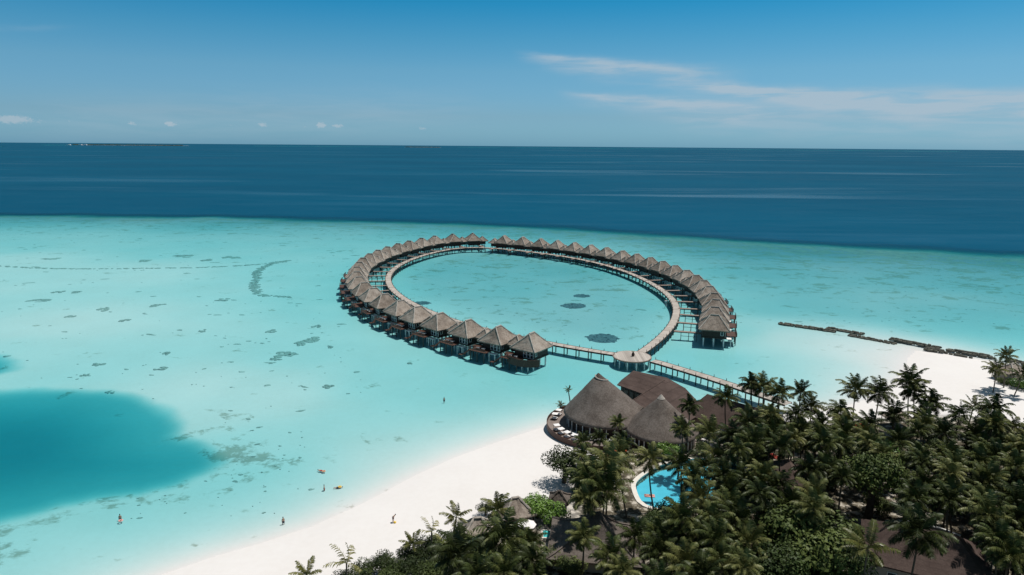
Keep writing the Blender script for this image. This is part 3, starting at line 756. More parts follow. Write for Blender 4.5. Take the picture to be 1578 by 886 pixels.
for arc, px in (('left', LA), ('right', RA)):
    pts = [at(x, y, 10.0) for x, y in px]
    for _ in range(2): pts = [pts[0]] + [(pts[i - 1] + 2 * pts[i] + pts[i + 1]) / 4 for i in range(1, len(pts) - 1)] + [pts[-1]]
    L_ = sum((b_ - a).length for a, b_ in zip(pts, pts[1:])); fine = cr_spline([p for p in pts], False, 0.5)
    ev_ = resample(fine, L_ / (len(pts) - 1) * 0.9995)[:len(pts)]
    if len(ev_) < len(pts): ev_.append(pts[-1])
    n = len(ev_)
    for i, p in enumerate(ev_):
        # keep a near constant distance to the walkway
        q, nn = nearest_ring(p)
        tgt = q + nn * 14.2
        p2 = Vector((p.x, p.y, 0)).lerp(Vector((tgt.x, tgt.y, 0)), 0.45 if 0 < i < n else 0.2)
        d = ev_[min(i + 1, n - 1)] - ev_[max(i - 1, 0)]; d.z = 0; d.normalize()
        out = Vector((-d.y, d.x, 0))
        if out.dot(nn) < 0: out = -out
        ang = math.atan2(out.y, out.x) - math.pi / 2
        if arc == 'left':
            if protoL is None: protoL = make_villa(1); o = protoL
            else: o = copy_tree(protoL)
        else:
            if protoR is None: protoR = make_villa(-1); o = protoR
            else: o = copy_tree(protoR)
        o.location = (p2.x, p2.y, 0); o.rotation_euler = (0, 0, ang + random.uniform(-0.06, 0.06))
        for ch_ in o.children:
            if ch_.name.startswith('roof'): ch_.scale = (1, random.uniform(.97, 1.03), 1); ch_.rotation_euler = (random.uniform(-.012, .012), random.uniform(-.012, .012), 0)
        if arc == 'left':
            if i == 0: lb = 'thatched water villa nearest the camera, at the pier end of the left arc'
            elif i == n - 1: lb = 'last thatched water villa of the left arc, beside the gap at the far end'
            else: lb = ORD[i] + ' thatched water villa of the left arc, counted from the near pier end'
        else:
            if i == 0: lb = 'thatched water villa at the near end of the right arc, facing the sand bar'
            elif i == n - 1: lb = 'last thatched water villa of the right arc, beside the gap at the far end'
            else: lb = ORD[i] + ' thatched water villa of the right arc, counted from its near end'
        tag(o, lb, 'villa', 'thatched water villas on stilts round the ring')
        villas.append((arc, i, o))
# the nearest villa has a curved timber screen round its lower terrace
v0 = villas[0][2]
mb = MB(); pts = []
for k in range(13):
    a0 = R(20 + k * 11.5); pts.append(Vector((-0.3 + 6.2 * math.cos(a0) * -1, 2.6 + 5.3 * math.sin(a0), 0)))
for a, b_ in zip(pts, pts[1:]):
    c_ = (a + b_) / 2; d = b_ - a; mb.box((c_.x, c_.y, FZ - 0.35), (d.length + 0.05, 0.12, 2.2), math.atan2(d.y, d.x))
mb.build('curved_screen', M['redwood'], v0)
# sun loungers on the nearest decks
def make_lounger():
    root = empty('sun_lounger', (0, 0, 0))
    mb = MB(); mb.box((0, 0, 0.32), (0.75, 1.9, 0.08))
    for x in (-0.3, 0.3):
        for y in (-0.8, 0.8): mb.box((x, y, 0.14), (0.08, 0.08, 0.28))
    mb.build('frame', M['redwood'], root)
    mb = MB(); mb.box((0, -0.3, 0.43), (0.7, 1.25, 0.14)); mb.tube([(0, 0.35, 0.45), (0, 0.95, 0.85)], 0.1, 4); mb.add([(-0.35, 0.32, 0.38), (0.35, 0.32, 0.38), (0.35, 1.0, 0.85), (-0.35, 1.0, 0.85), (-0.35, 0.32, 0.5), (0.35, 0.32, 0.5), (0.35, 0.95, 0.97), (-0.35, 0.95, 0.97)], [(3, 2, 1, 0), (4, 5, 6, 7), (0, 1, 5, 4), (1, 2, 6, 5), (2, 3, 7, 6), (3, 0, 4, 7)])
    mb.build('cushion', M['cloth'], root)
    return root
lp = None
for i in range(7):
    vo = villas[i][2]
    for k, (lx, ly) in enumerate(((1.6, 5.6), (3.6, 5.6))):
        if lp is None: lp = make_lounger(); o = lp
        else: o = copy_tree(lp)
        mw = Matrix.Rotation(vo.rotation_euler.z, 4, 'Z'); p = mw @ Vector((lx, ly, 0))
        o.location = (vo.location.x + p.x, vo.location.y + p.y, FZ + 0.03); o.rotation_euler = (0, 0, vo.rotation_euler.z + 0.3 + 0.1 * k)
        tag(o, 'white lounger %s on the %s villa deck of the left arc' % (('near the windows', 'near the stairs')[k], ORD[i]), 'lounger', 'loungers on the villa decks')
# ------------------------------------------------------------------ restaurant with two conical roofs
ca = at(933, 635, 4.6); RA_ = 9.7
ra = empty('conical_restaurant', (ca.x, ca.y, 0)); tag(ra, 'round restaurant under the taller grey conical thatch at the water edge', 'restaurant')
# the apex of this cone leans back: profile built in rings towards the apex point
def lean_cone(r, z0, apex, rings=16, n=72, concave=0.10, jit=0.05, t0=0.0, t1=1.0, a0=0.0, a1=2 * math.pi, thick=0.3, ry=None):
    mb = MB(); rnd = random.Random(5); ry = ry or r; full = abs((a1 - a0) - 2 * math.pi) < 1e-6; m_ = n if full else n + 1
    for i in range(rings + 1):
        t_ = t0 + (t1 - t0) * i / rings
        cx, cy = apex[0] * t_, apex[1] * t_; z = z0 + (apex[2] - z0) * t_
        s = (1 - t_) - concave * t_ * (1 - t_)
        for k in range(m_):
            a = a0 + (a1 - a0) * k / n; j = 1 + rnd.uniform(-1, 1) * 0.004
            mb.v.append((cx + r * s * j * math.cos(a), cy + ry * s * j * math.sin(a), z + rnd.uniform(-1, 1) * jit))
    for i in range(rings):
        for k in range(n):
            k2 = (k + 1) % m_; mb.f.append((i * m_ + k, i * m_ + k2, (i + 1) * m_ + k2, (i + 1) * m_ + k))
    if full:
        b0 = len(mb.v)
        for k in range(n): v = mb.v[k]; mb.v.append((v[0] * .985, v[1] * .985, z0 - thick))
        for k in range(n): mb.f.append(((k + 1) % n, k, b0 + k, b0 + (k + 1) % n))
        mb.f.append(tuple(b0 + k for k in range(n))[::-1]); mb.f.append(tuple(rings * n + k for k in range(n)))
    return mb
def solve_apex(px, py, y):
    d = ray(px, py); t_ = y / d.y; return Vector((d.x * t_, y, CAMH + d.z * t_))
apA = solve_apex(922, 574, ca.y + 1.0)
rel = (apA.x - ca.x, apA.y - ca.y, apA.z)
# lower cone stops short with a slanted rim, the peak behind it rises out of the collar
lc = lean_cone(RA_, 4.6, rel, t1=0.86, concave=0.02).build('roof', M['cone_thatch'], ra, True)
pk = lean_cone(RA_ * 0.9, 4.6, rel, t0=0.78, t1=0.985, rings=6, jit=0.02, concave=-0.05)
pk.build('roof_peak', M['cone_thatch'], lc, True)
# raised thatch collar that sweeps over the front of the peak
mb = MB(); pts = []
for k in range(19):
    a0 = R(165 + k * 11); t_ = 0.93 - 0.12 * k / 18; s = ((1 - t_) - .02 * t_ * (1 - t_)) * RA_ * 1.03
    pts.append((rel[0] * t_ + s * math.cos(a0), rel[1] * t_ + s * math.sin(a0), 4.6 + (rel[2] - 4.6) * t_ + 0.05))
mb.tube(pts, 0.16, 6); mb.build('roof_collar', M['cap'], lc)
MB().disc((0, 0), RA_ - 1.3, 1.7, 4.45, 48).build('inner_wall', M['darkwood'], ra)
cm = MB().box((0, 0, 0), (0.16, 0.16, 2.7)).mesh('column', M['white'])
for k in range(30):
    a0 = 2 * math.pi * k / 30; put_mesh(cm, 'column', ra, ((RA_ - 0.9) * math.cos(a0), (RA_ - 0.9) * math.sin(a0), 3.05), a0)
cb = at(1018.5, 660, 4.2); RB_ = 8.1
rb = empty('conical_pavilion', (cb.x, cb.y, 0)); tag(rb, 'round pavilion under the lower grey cone with a pale tip, nearer the pool', 'restaurant')
apB = solve_apex(1019, 609, cb.y + 0.3)
relB = (apB.x - cb.x, apB.y - cb.y, apB.z)
o = lean_cone(RB_, 4.2, relB, t1=0.99, concave=0.06).build('roof', M['cone_thatch'], rb, True)
mb = MB().tube([(relB[0] * .9, relB[1] * .9, 4.2 + (relB[2] - 4.2) * .9), (relB[0], relB[1], relB[2] + 0.15)], [0.86, 0.12], 14); mb.build('roof_cap', M['cap'], o)
MB().disc((0, 0), RB_ - 1.2, 1.5, 4.05, 48).build('inner_wall', M['darkwood'], rb)
cm2 = MB().box((0, 0, 0), (0.16, 0.2, 2.5)).mesh('column', M['white'])
for k in range(36):
    a0 = 2 * math.pi * k / 36; put_mesh(cm2, 'column', rb, ((RB_ - 0.8) * math.cos(a0), (RB_ - 0.8) * math.sin(a0), 2.8), a0)
MB().disc((0, 0), RB_ + 1.2, 1.3, 1.5, 48).build('plinth', M['terrace'], rb)
# link roof between the two cones
lk = empty('link_roof_shelter', (0, 0, 0)); tag(lk, 'low thatched link between the two conical roofs', 'shelter')
P = [at(958, 621, 6.9), at(992, 627, 6.6), at(972, 648, 4.6), at(935, 650, 4.4)]
P2 = [p - Vector((0, 0, 0.3)) for p in P]
MB().add(P + P2, [(0, 1, 2, 3), (7, 6, 5, 4), (0, 4, 5, 1), (1, 5, 6, 2), (2, 6, 7, 3), (3, 7, 4, 0)]).build('roof', M['cone_thatch'], lk)
for p in (P[1], P[2]): MB().tube([(p.x, p.y - 0.2, 1.3), (p.x, p.y - 0.2, p.z - 0.3)], 0.12, 6).build('post', M['darkwood'], lk)
# round terrace
ct = at(926, 653, 1.7); RT = 12.9
tr = empty('round_terrace', (ca.x - 0.6, ca.y - 0.8, 0)); tag(tr, 'round boarded terrace on piles with a red-brown rim, wrapped round the restaurant', 'terrace')
MB().disc((0, 0), RT, 1.45, 1.7, 72).build('deck', M['terrace'], tr)
mb = MB()
for k in range(72):
    a0 = 2 * math.pi * k / 72; mb.box(((RT + 0.06) * math.cos(a0), (RT + 0.06) * math.sin(a0), 1.75), (0.12, 2 * math.pi * RT / 72 + 0.02, 1.3), a0)
mb.build('rim', M['redwood'], tr)
tm = MB().box((0, 0, -0.6), (0.4, 0.4, 4.1)).mesh('pile', M['concrete'])
for k in range(20):
    a0 = R(100) + R(190) * k / 19; put_mesh(tm, 'pile', tr, ((RT - 0.5) * math.cos(a0), (RT - 0.5) * math.sin(a0), 0))
# daybeds with white canopies round the terrace rim
def make_daybed():
    r_ = empty('daybed', (0, 0, 0))
    mb = MB(); mb.box((0, 0, 0.22), (1.7, 1.7, 0.3)); mb.build('base', M['redwood'], r_)
    MB().box((0, 0, 0.46), (1.55, 1.55, 0.18)).build('mattress', M['cloth'], r_)
    pm_ = MB().box((0, 0, 0.95), (0.07, 0.07, 1.7)).mesh('post', M['darkwood'])
    for x in (-0.75, 0.75):
        for y in (-0.75, 0.75): put_mesh(pm_, 'post', r_, (x, y, 0))
    cn, _ = hip_roof(0.92, 0.92, 1.8, 2.0, 0.0, 'y', 0, 0.05, 2, 0.0); cn.build('canopy', M['cloth'], r_)
    return r_
db = None
for k, adeg in enumerate((150, 163, 197, 208, 219, 230)):
    if db is None: db = make_daybed(); o = db
    else: o = copy_tree(db)
    a0 = R(adeg); o.location = (tr.location.x + (RT - 1.5) * math.cos(a0), tr.location.y + (RT - 1.5) * math.sin(a0), 1.7); o.rotation_euler = (0, 0, a0); o.scale = (.72, .72, .8)
    tag(o, 'white canopied daybed on the round terrace rim, %s counted from the water side' % ORD[k], 'daybed', 'daybeds on the terrace rim')
# dining tables by the glazed wall
def make_table():
    r_ = empty('dining_table', (0, 0, 0))
    MB().box((0, 0, 0.72), (1.0, 1.0, 0.06)).build('table_top', M['white'], r_)
    MB().tube([(0, 0, 0), (0, 0, 0.69)], [0.2, 0.06], 8).build('leg', M['darkwood'], r_)
    ch = MB().box((0, 0, 0.42), (0.45, 0.45, 0.08)).box((0, 0.2, 0.75), (0.45, 0.06, 0.55))
    for x in (-0.19, 0.19):
        for y in (-0.19, 0.19): ch.box((x, y, 0.2), (0.05, 0.05, 0.4))
    return r_, ch.mesh('chair', M['white'])
tb = None
for k, adeg in enumerate((222, 240, 256, 270, 284)):
    a0 = R(adeg); rr_ = RA_ + 0.7
    if tb is None: tb, chm = make_table(); o = tb
    else: o = copy_tree(tb)
    o.location = (ca.x + rr_ * math.cos(a0), ca.y + rr_ * math.sin(a0), 1.7)
    tag(o, 'small white dining table outside the restaurant glazing, %s from the left' % ORD[k], 'table', 'dining tables on the terrace')
    for j, s in enumerate((-1, 1)):
        c_ = bpy.data.objects.new('dining_chair', chm); COL.objects.link(c_)
        a1 = a0 + s * 0.085; c_.location = (ca.x + rr_ * math.cos(a1), ca.y + rr_ * math.sin(a1), 1.7); c_.rotation_euler = (0, 0, a0 + (0 if s > 0 else math.pi))
        tag(c_, 'white dining chair on the %s side of the %s terrace table' % (('left', 'right')[j], ORD[k]), 'chair', 'chairs on the terrace')
# ------------------------------------------------------------------ hipped buildings
def tri_roof(name, faces, mat, parent, thick=0.22):
    """roof planes given as lists of world points, each a slab"""
    mb = MB()
    for f_ in faces:
        n = len(f_); vs = [Vector(p) for p in f_] + [Vector(p) - Vector((0, 0, thick)) for p in f_]
        fs = [tuple(range(n)), tuple(range(n, 2 * n))[::-1]] + [(k, n + k, n + (k + 1) % n, (k + 1) % n) for k in range(n)]
        mb.add(vs, fs)
    return mb.build(name, mat, parent)
def hip_building(name, label, cat, center, hx, hy, z0, z1, ridge, axis, rz, roof='shingle', wall='tan', inset=0.8, g0=1.3, windows=True, cap='cap'):
    r_ = empty(name, (center[0], center[1], 0), rz); tag(r_, label, cat)
    rf, cp_ = hip_roof(hx, hy, z0, z1, ridge, axis, 0.06, 0.25, 8, 0.02)
    o = rf.build('roof', M[roof], r_); 
    if cap: cp_.build('ridge_cap', M[cap], o)
    MB().box((0, 0, (g0 - 0.3 + z0 - 0.26) / 2), ((hx - inset) * 2, (hy - inset) * 2, z0 - 0.26 - g0 + 0.3)).build('wall', M[wall], r_)
    if windows:
        for s in (-1, 1):
            for k in (-1, 0, 1):
                x = k * (hx - inset) * 0.55
                f_ = MB().box((x, s * (hy - inset + 0.03), g0 + 1.3), (1.3, 0.12, 1.7)).build('window_frame', M['white'], r_)
                MB().box((x, s * (hy - inset + 0.07), g0 + 1.3), (1.1, 0.1, 1.5)).build('pane', M['glass'], f_)
    return r_
# big brown shingled hall behind the cones: one wing along the shore, one coming forward
hl = empty('shingled_hall', (0, 0, 0)); tag(hl, 'large brown shingled hall behind the two grey cones, reaching over the lagoon edge', 'building')
r1 = solve_apex(976, 571, at(976, 590, 5).y + 4.5); zr = r1.z
r2 = at(1028, 582, zr); r3 = at(1056, 598, zr * 0.9)
e1 = at(951, 592.5, 5.2); e2 = at(991, 607, 5.0); e3 = at(969, 621, 4.8); e0 = at(958, 585, 5.2)
ap = at(1024, 586, zr + 0.02)
rf_ = at(1013, 612, zr * 0.92); e4 = at(1060, 655, 4.8); e5 = at(1088, 632, 4.8); e3b = at(968, 640, 4.8)
e3 = at(972, 619, 4.8); e4 = at(1042, 662, 4.8)
tri_roof('roof', [[r1, e1, e2], [r1, e2, ap], [r1, ap, r2], [r1, e0, e1], [ap, e2, e3], [ap, e3, e4], [ap, e4, e5], [ap, e5, r3], [ap, r3, r2]], M['shingle'], hl)
MB().tube([ap + Vector((0, 0, .05)), e3 + Vector((0, 0, .05))], 0.14, 5).build('hip_cap', M['shingle'], hl)
mb = MB(); mb.add([e1 + Vector((0.9, -.6, -.3)), e2 + Vector((0.2, 1.0, -.3)), e2 + Vector((0.2, 1.0, -4.2)), e1 + Vector((0.9, -.6, -4.2))], [(0, 1, 2, 3)])
bk = Vector((5.5, 6.0, 0)); A_ = e1 + Vector((1.1, 0.6, 0)); B_ = e2 + Vector((0.4, 1.6, 0)); 
mb = poly_mb([(A_.x, A_.y), (B_.x, B_.y), (e3.x + 1.2, e3.y + 0.8), (e4.x - 1, e4.y + 1), (e5.x - 2, e5.y), (r3.x - 1, r3.y - 1), (r2.x, r2.y - 1), (r1.x, r1.y - 1)], 1.0, 4.5)
mb.build('wall', M['darkwood'], hl)
for k in range(3):
    p = A_.lerp(B_, 0.25 + 0.25 * k); d = B_ - A_; a0 = math.atan2(d.y, d.x)
    f_ = MB().box((p.x + 0.05 * math.sin(a0), p.y - 0.08, 3.0), (1.1, 0.12, 2.0), a0).build('window_frame', M['pile'], hl)
    MB().box((p.x, p.y - 0.13, 3.0), (0.9, 0.1, 1.7), a0).build('pane', M['glass'], f_)
pm2 = pile_mesh(-2.5, 1.0, 0.2, 'pile', 'concrete')
for k in range(5): p = A_.lerp(B_, k / 4); put_mesh(pm2, 'pile', hl, (p.x + 0.2, p.y + 0.3, 0))
poly = [(A_.x - 1.2, A_.y - .4), (B_.x + .2, B_.y - 2.2), (e3.x, e3.y), (e3.x + 4, e3.y + 2), (r2.x, r2.y - 3), (r1.x, r1.y - 1.5)]
poly_mb(poly, 0.9, 1.15).build('floor', M['terrace'], hl)
def facing(px0, py0, px1, py1, z):
    a = at(px0, py0, z); b_ = at(px1, py1, z); return a, b_, math.atan2((b_ - a).y, (b_ - a).x)
a, b_, ang = facing(1090, 607, 1180, 632, 8.6)
c_ = (a + b_) / 2
hip_building('shingled_lodge', 'brown shingled lodge half hidden by palms, right of the large hall', 'building', c_, (b_ - a).length / 2 + 3.2, 6.0, 4.6, 8.6, (b_ - a).length / 2, 'x', ang, cap=None)
c_ = at(1217, 728, 6)
hip_building('shingled_cottage', 'red-brown shingled cottage between palms in the middle of the grove', 'building', c_, 4.6, 6.6, 4.4, 7.6, 2.4, 'y', R(-12), cap=None)
a, b_, ang = facing(1385, 809, 1472, 826, 8.4)
c_ = (a + b_) / 2
hip_building('large_shingled_villa', 'large brown hipped roof at the lower right corner of the grove', 'building', c_, (b_ - a).length / 2 + 4.8, 6.6, 4.6, 8.8, (b_ - a).length / 2, 'x', ang - 0.06, cap=None)
# pale curved wall behind that roof
gw = empty('curved_garden_wall', (0, 0, 0)); tag(gw, 'pale curved garden wall behind the large brown roof at the lower right', 'wall')
wpts = cr_spline([at(1325, 823, 3.2), at(1338, 812, 3.2), at(1362, 806, 3.2), at(1392, 803, 3.2), at(1418, 807, 3.2), at(1450, 815, 3.2), at(1480, 826, 3.2)], False, 0.7)
strip(wpts, 0.35, 1.0, 3.2).build('wall', M['paleroof'], gw); strip(wpts, 0.5, 3.2, 3.32).build('coping', M['white'], gw)
o = MB().box((0, 0, 0.6), (1.3, 1.0, 1.2)).box((0, 0, 1.25), (1.4, 1.1, 0.12)).build('storage_bin', M['bin']); p = at(1412, 812, 2); o.location = (p.x, p.y + 2.0, 1.2); tag(o, 'blue covered bin beside the pale curved garden wall', 'bin')
# thatched huts
def hut(name, label, cat, px, py, zap, hx, hy, rz, z0=3.9, roof='thatch', g=1.3, ridge=0.6, walls=True, sag=0.2):
    p = at(px, py, zap)
    r_ = empty(name, (p.x, p.y, 0), rz); tag(r_, label, cat)
    rf, cp_ = hip_roof(hx, hy, z0, zap, ridge, 'x', sag, 0.25, 7, 0.04)
    o = rf.build('roof', M[roof], r_); cp_.build('ridge_cap', M['cap' if roof == 'thatch' else 'cone_thatch'], o)
    pm_ = MB().tube([(0, 0, g - 0.4), (0, 0, z0 - 0.2)], 0.1, 6).mesh('post', M['darkwood'])
    for x in (-1, 1):
        for y in (-1, 1): put_mesh(pm_, 'post', r_, (x * (hx - 0.5), y * (hy - 0.5), 0))
    if walls: MB().box((0, 0.3, (g - 0.3 + z0 - 0.26) / 2), ((hx - 1) * 2, (hy - 1) * 2, z0 - 0.26 - g + 0.3)).build('wall', M['tan'], r_)
    return r_
hut('thatched_hut', 'pinkish thatched hut at the beach edge beside bright green bushes', 'hut', 794, 767, 6.0, 3.0, 2.7, R(20), 3.7)
hut('thatched_hut', 'grey thatched hut left of the pinkish one, half behind palms', 'hut', 736, 798, 5.8, 3.0, 2.7, R(10), 3.6)
hut('beach_gazebo', 'small open thatched gazebo on posts between the beach and the palms', 'gazebo', 862, 757, 4.8, 1.9, 1.8, R(-10), 3.4, 'cone_thatch', 1.3, 0.2, False)
hut('spa_pavilion', 'wide grey thatched pavilion with swept eaves at the lower middle', 'pavilion', 920, 791, 8.6, 7.4, 6.0, R(-8), 3.8, 'cone_thatch', 1.3, 0.5, True, 0.35)
hut('garden_hut', 'small pale-roofed hut with a dark opening right of the broadleaf trees', 'hut', 1467, 756, 5.0, 2.6, 2.2, R(5), 3.9, 'cone_thatch', 1.3, 1.2)
hut('beach_shelter', 'thatched shelter on the right-hand beach behind the tall palms', 'shelter', 1384, 633, 5.0, 3.0, 2.4, R(8), 3.6, 'thatch', 1.3, 0.8, False)
hut('shore_hut', 'pale thatched hut among palms at the right edge near the rock barriers', 'hut', 1562, 560, 6.0, 4.2, 3.4, R(20), 3.8, 'thatch', 1.3, 0.8)
# parasols
def parasol(label, px, py, mat, r=1.7):
    p = at(px, py, 3.7); r_ = empty('parasol', (p.x, p.y, 0)); tag(r_, label, 'parasol')
    cone_roof(r, 3.1, 3.8, None, 8, 3, 0.0, 0.02, 0.0, 0.05).build('canopy', M[mat], r_)
    MB().tube([(0, 0, 1.0), (0, 0, 3.5)], 0.05, 6).build('pole', M['white'], r_)
parasol('orange parasol in front of the terrace, left one of the pair', 946, 686, 'orange')
parasol('orange parasol in front of the terrace, right one of the pair', 957, 689, 'orange', 1.3)
parasol('small red parasol beneath the palms below the terrace', 932, 697, 'redcloth', 1.0)
parasol('bright orange parasol on the sand behind the back row of palms', 1320, 651, 'orange', 2.0)
parasol('red parasol beside the red-brown cottage', 1191, 699, 'redcloth', 1.2)
parasol('white parasol below the pinkish thatched hut', 812, 803, 'cloth', 1.6)
# ------------------------------------------------------------------ swimming pool
sp_ = empty('swimming_pool', (0, 0, 0)); tag(sp_, 'free-form blue swimming pool with pale coping among the palms', 'pool')
spc = [Vector((p[0], p[1], 0)) for p in swim_p]
curve = cr_spline(spc, True, 1.0); curve.append(curve[0])
pw = [(p.x, p.y) for p in curve[:-1]]
n = len(pw)
MB().add([(x, y, 0.16) for x, y in pw] + [(x, y, 1.42) for x, y in pw], [tuple(range(n))] + [(k, (k + 1) % n, n + (k + 1) % n, n + k) for k in range(n)]).build('basin', M['bluetile'], sp_)
strip([Vector((p.x, p.y, 0)) for p in curve], 0.9, 1.2, 1.5).build('coping', M['coping'], sp_)
M['poolw'] = watermat('pool_water', 0.45, 0.03, 0.02, 0.02, (0.05, 0.35, 0.5), 0.4, 1.1, 0.08, False, 0.4)
MB().add([(x, y, 1.38) for x, y in pw], [tuple(range(n))]).build('pool_water', M['poolw'], sp_)
q = empty('plunge_pool', at(851, 823, 1.5)); tag(q, 'tiny turquoise plunge pool beside the wide grey pavilion', 'pool')
MB().box((0, 0, -0.1), (3.6, 2.6, 0.3)).build('coping', M['coping'], q); 
M['turq'] = simple('turquoise_tile', (0.07, 0.5, 0.5), 0.2, 0.1, 1); MB().box((0, 0, 0.0), (3.0, 2.0, 0.16)).build('pool_water', M['turq'], q)
# ------------------------------------------------------------------ rock barriers
BAR = [((1203, 498), (1288, 510.5), 'outermost long barrier of grey sandbags reaching into the lagoon'), ((1276, 505), (1331, 514.5), 'second barrier of grey sandbags, short, overlapping the outermost one'),
       ((1310, 516), (1379, 529), 'third barrier of grey sandbags at the tip of the sand bar'), ((1374, 524), (1451, 539), 'fourth barrier of grey sandbags along the outer side of the sand bar'),
       ((1427, 539), (1455, 543.5), 'shortest barrier of grey sandbags on dry sand'), ((1462, 541), (1526, 551.5), 'last barrier of grey sandbags near the right-hand palms'), ((1552, 556), (1600, 566), 'barrier of grey sandbags leaving the picture at the right edge'), ((1458, 543.5), (1501, 552.5), 'thin half-buried line of sandbags on the white sand')]
for k, (p0, p1, lb) in enumerate(BAR):
    a, b_ = at(*p0, 0.3), at(*p1, 0.3); d = b_ - a; L_ = d.length; d.normalize(); nn = Vector((-d.y, d.x, 0)); mb = MB(); rnd = random.Random(k)
    thin = k == 7
    zb = 0.55 if k in (3, 4, 5, 6, 7) else 0.0
    for lay, wd in (((0, 0),) if thin else ((0, 1), (1, 0))):
        s = 0.0
        while s < L_:
            for j in range(wd + 1):
                off = (j - wd / 2) * 0.95 + rnd.uniform(-0.12, 0.12)
                p = a + d * (s + rnd.uniform(-0.2, 0.2)) + nn * off; z = zb + lay * 0.42 + rnd.uniform(-0.05, 0.08) - (0.2 if thin else 0)
                rz = math.atan2(d.y, d.x) + rnd.uniform(-0.25, 0.25); L2 = 0.8 + rnd.uniform(-.25, .2); bs = rnd.uniform(.7, 1.15)
                ux = Vector((math.cos(rz), math.sin(rz), 0))
                mb.tube([p - ux * L2 + Vector((0, 0, z - .3)), p - ux * L2 * .7 + Vector((0, 0, z - .3)), p + ux * L2 * .7 + Vector((0, 0, z - .3)), p + ux * L2 + Vector((0, 0, z - .3))], [0.2 * bs, 0.46 * bs, 0.46 * bs, 0.2 * bs], 7)
            s += 1.4
        a = a + d * 0.4; L_ -= 0.8
    o = mb.build('sandbag_barrier', M['bag'], None, True); tag(o, lb, 'barrier', 'barriers of sandbags along the sand bar')
# ------------------------------------------------------------------ coral on the lagoon floor
def blob(mb, cx, cy, rx, ry, rz, h, rnd, n=18, z=None):
    z = -float(depth_at(cx, cy)) if z is None else z
    vs = []; ph = [rnd.uniform(0, 6.28) for _ in range(4)]
    for ring_, (s, hh) in enumerate(((1.0, -0.06), (0.78, h * 0.7), (0.4, h))):
        for k in range(n):
            a = 2 * math.pi * k / n; w_ = 1 + 0.22 * math.sin(2 * a + ph[0]) + 0.16 * math.sin(3 * a + ph[1]) + 0.12 * math.sin(5 * a + ph[2]) + rnd.uniform(-.1, .1)
            x, y = rx * s * w_ * math.cos(a), ry * s * w_ * math.sin(a)
            vs.append((cx + x * math.cos(rz) - y * math.sin(rz), cy + x * math.sin(rz) + y * math.cos(rz), z + hh))
    fs = [(r_ * n + k, r_ * n + (k + 1) % n, (r_ + 1) * n + (k + 1) % n, (r_ + 1) * n + k) for r_ in range(2) for k in range(n)] + [tuple(2 * n + k for k in range(n))]
    mb.add(vs, fs)
def inpoly_np(x, y): return float(sdf(poolb_p, np.array([x]), np.array([y]))[0]) > -2
def depth_at(x, y):
    r_ = math.hypot(x, y); a = math.atan2(x, y)
    i = min(np.searchsorted(rad, r_), len(rad) - 1); j = min(np.searchsorted(angs, a), len(angs) - 1)
    return max(-HG[i, j], 0.0)
M['coral'] = simple('coral_growth', (0.31, 0.325, 0.295), 0.95, 0.35, 1.5, 0.6)
M['nursery'] = simple('dark_coral_frames', (0.13, 0.135, 0.145), 0.95, 0.4, 1.2, 0.6)
rnd = random.Random(3)
def coral_bed(label, px, py, rx, ry, h=0.15, smooth_edge=True):
    p = at(px, py, 0); d_ = depth_at(p.x, p.y); p = at(px, py, -d_)
    mb = MB(); vs = []
    k_ = 1.0
    for i in range(60):
        a = rnd.uniform(0, 6.28); q = math.sqrt(rnd.random())
        blob(mb, p.x + rx * q * math.cos(a), p.y + ry * q * math.sin(a), rx * 0.2, ry * 0.2, rnd.uniform(0, 3), h, rnd, 9, -d_)
    mb.disc((p.x, p.y), rx, -d_ - 0.2, -d_ + 0.05, 40, ry)
    o = mb.build('coral_nursery', M['nursery']); tag(o, label, 'coral bed', 'round coral beds inside the ring')
coral_bed('larger round dark coral bed inside the ring, near the round platform', 928, 521.5, 5.2, 5.6)
coral_bed('smaller oval coral bed in the middle of the ring lagoon', 884, 471.5, 4.9, 4.7)
coral_bed('faint coral bed farthest back in the ring lagoon', 896, 456, 3.6, 3.2)
coral_bed('coral bed close to the left part of the ring walkway', 650, 467, 3.6, 3.0)
# individually readable coral heads
HEADS = [(478, 524, 7, 4.0), (462, 530, 4, 3), (438, 548, 8, 4.5), (426, 553, 4, 2.5), (150, 563, 4, 2.2), (132, 578, 2.5, 1.6), (505, 596, 4, 2.2), (418, 511, 3.5, 2.4), (60, 463, 7, 2.5), (242, 471, 4, 2.5), (344, 462, 4, 2.5), (257, 545, 3, 2), (632, 560, 2, 1.5), (193, 494, 3.2, 2), (109, 488, 3.4, 2),
         (160, 477, 4, 3), (280, 395, 7, 3), (318, 401, 4, 2.5), (358, 397, 6, 3), (222, 402, 4, 2.5), (78, 399, 5, 2.5), (508, 535, 2, 1.6), (487, 503, 3, 2), (120, 450, 3.5, 2.2), (88, 450, 4, 2), (312, 510, 2.5, 1.8), (170, 605, 3.5, 2), (250, 568, 5, 2)]
for k, (px, py, rx, ry) in enumerate(HEADS):
    p = at(px, py, 0); d_ = depth_at(p.x, p.y); p = at(px, py, -d_); mb = MB()
    sc = 1.05 * p.y / 250
    for i in range(9):
        blob(mb, p.x + rnd.uniform(-.6, .6) * rx * .7 * sc, p.y + rnd.uniform(-.8, .8) * ry * sc, rx * .22 * sc, ry * .36 * sc, rnd.uniform(-.4, .4), 0.25, rnd, 9, -d_)
    up_ = [h_ for h_ in HEADS if (h_[1] < 480) == (py < 480)]; rk = sorted(up_, key=lambda h_: h_[0]).index((px, py, rx, ry))
    o = mb.build('coral_patch', M['coral']); tag(o, 'submerged dark patch left of the villas, %s from left in the %s half' % (ORD[rk], 'far' if py < 480 else 'near'), 'coral', 'coral patches on the left lagoon floor')
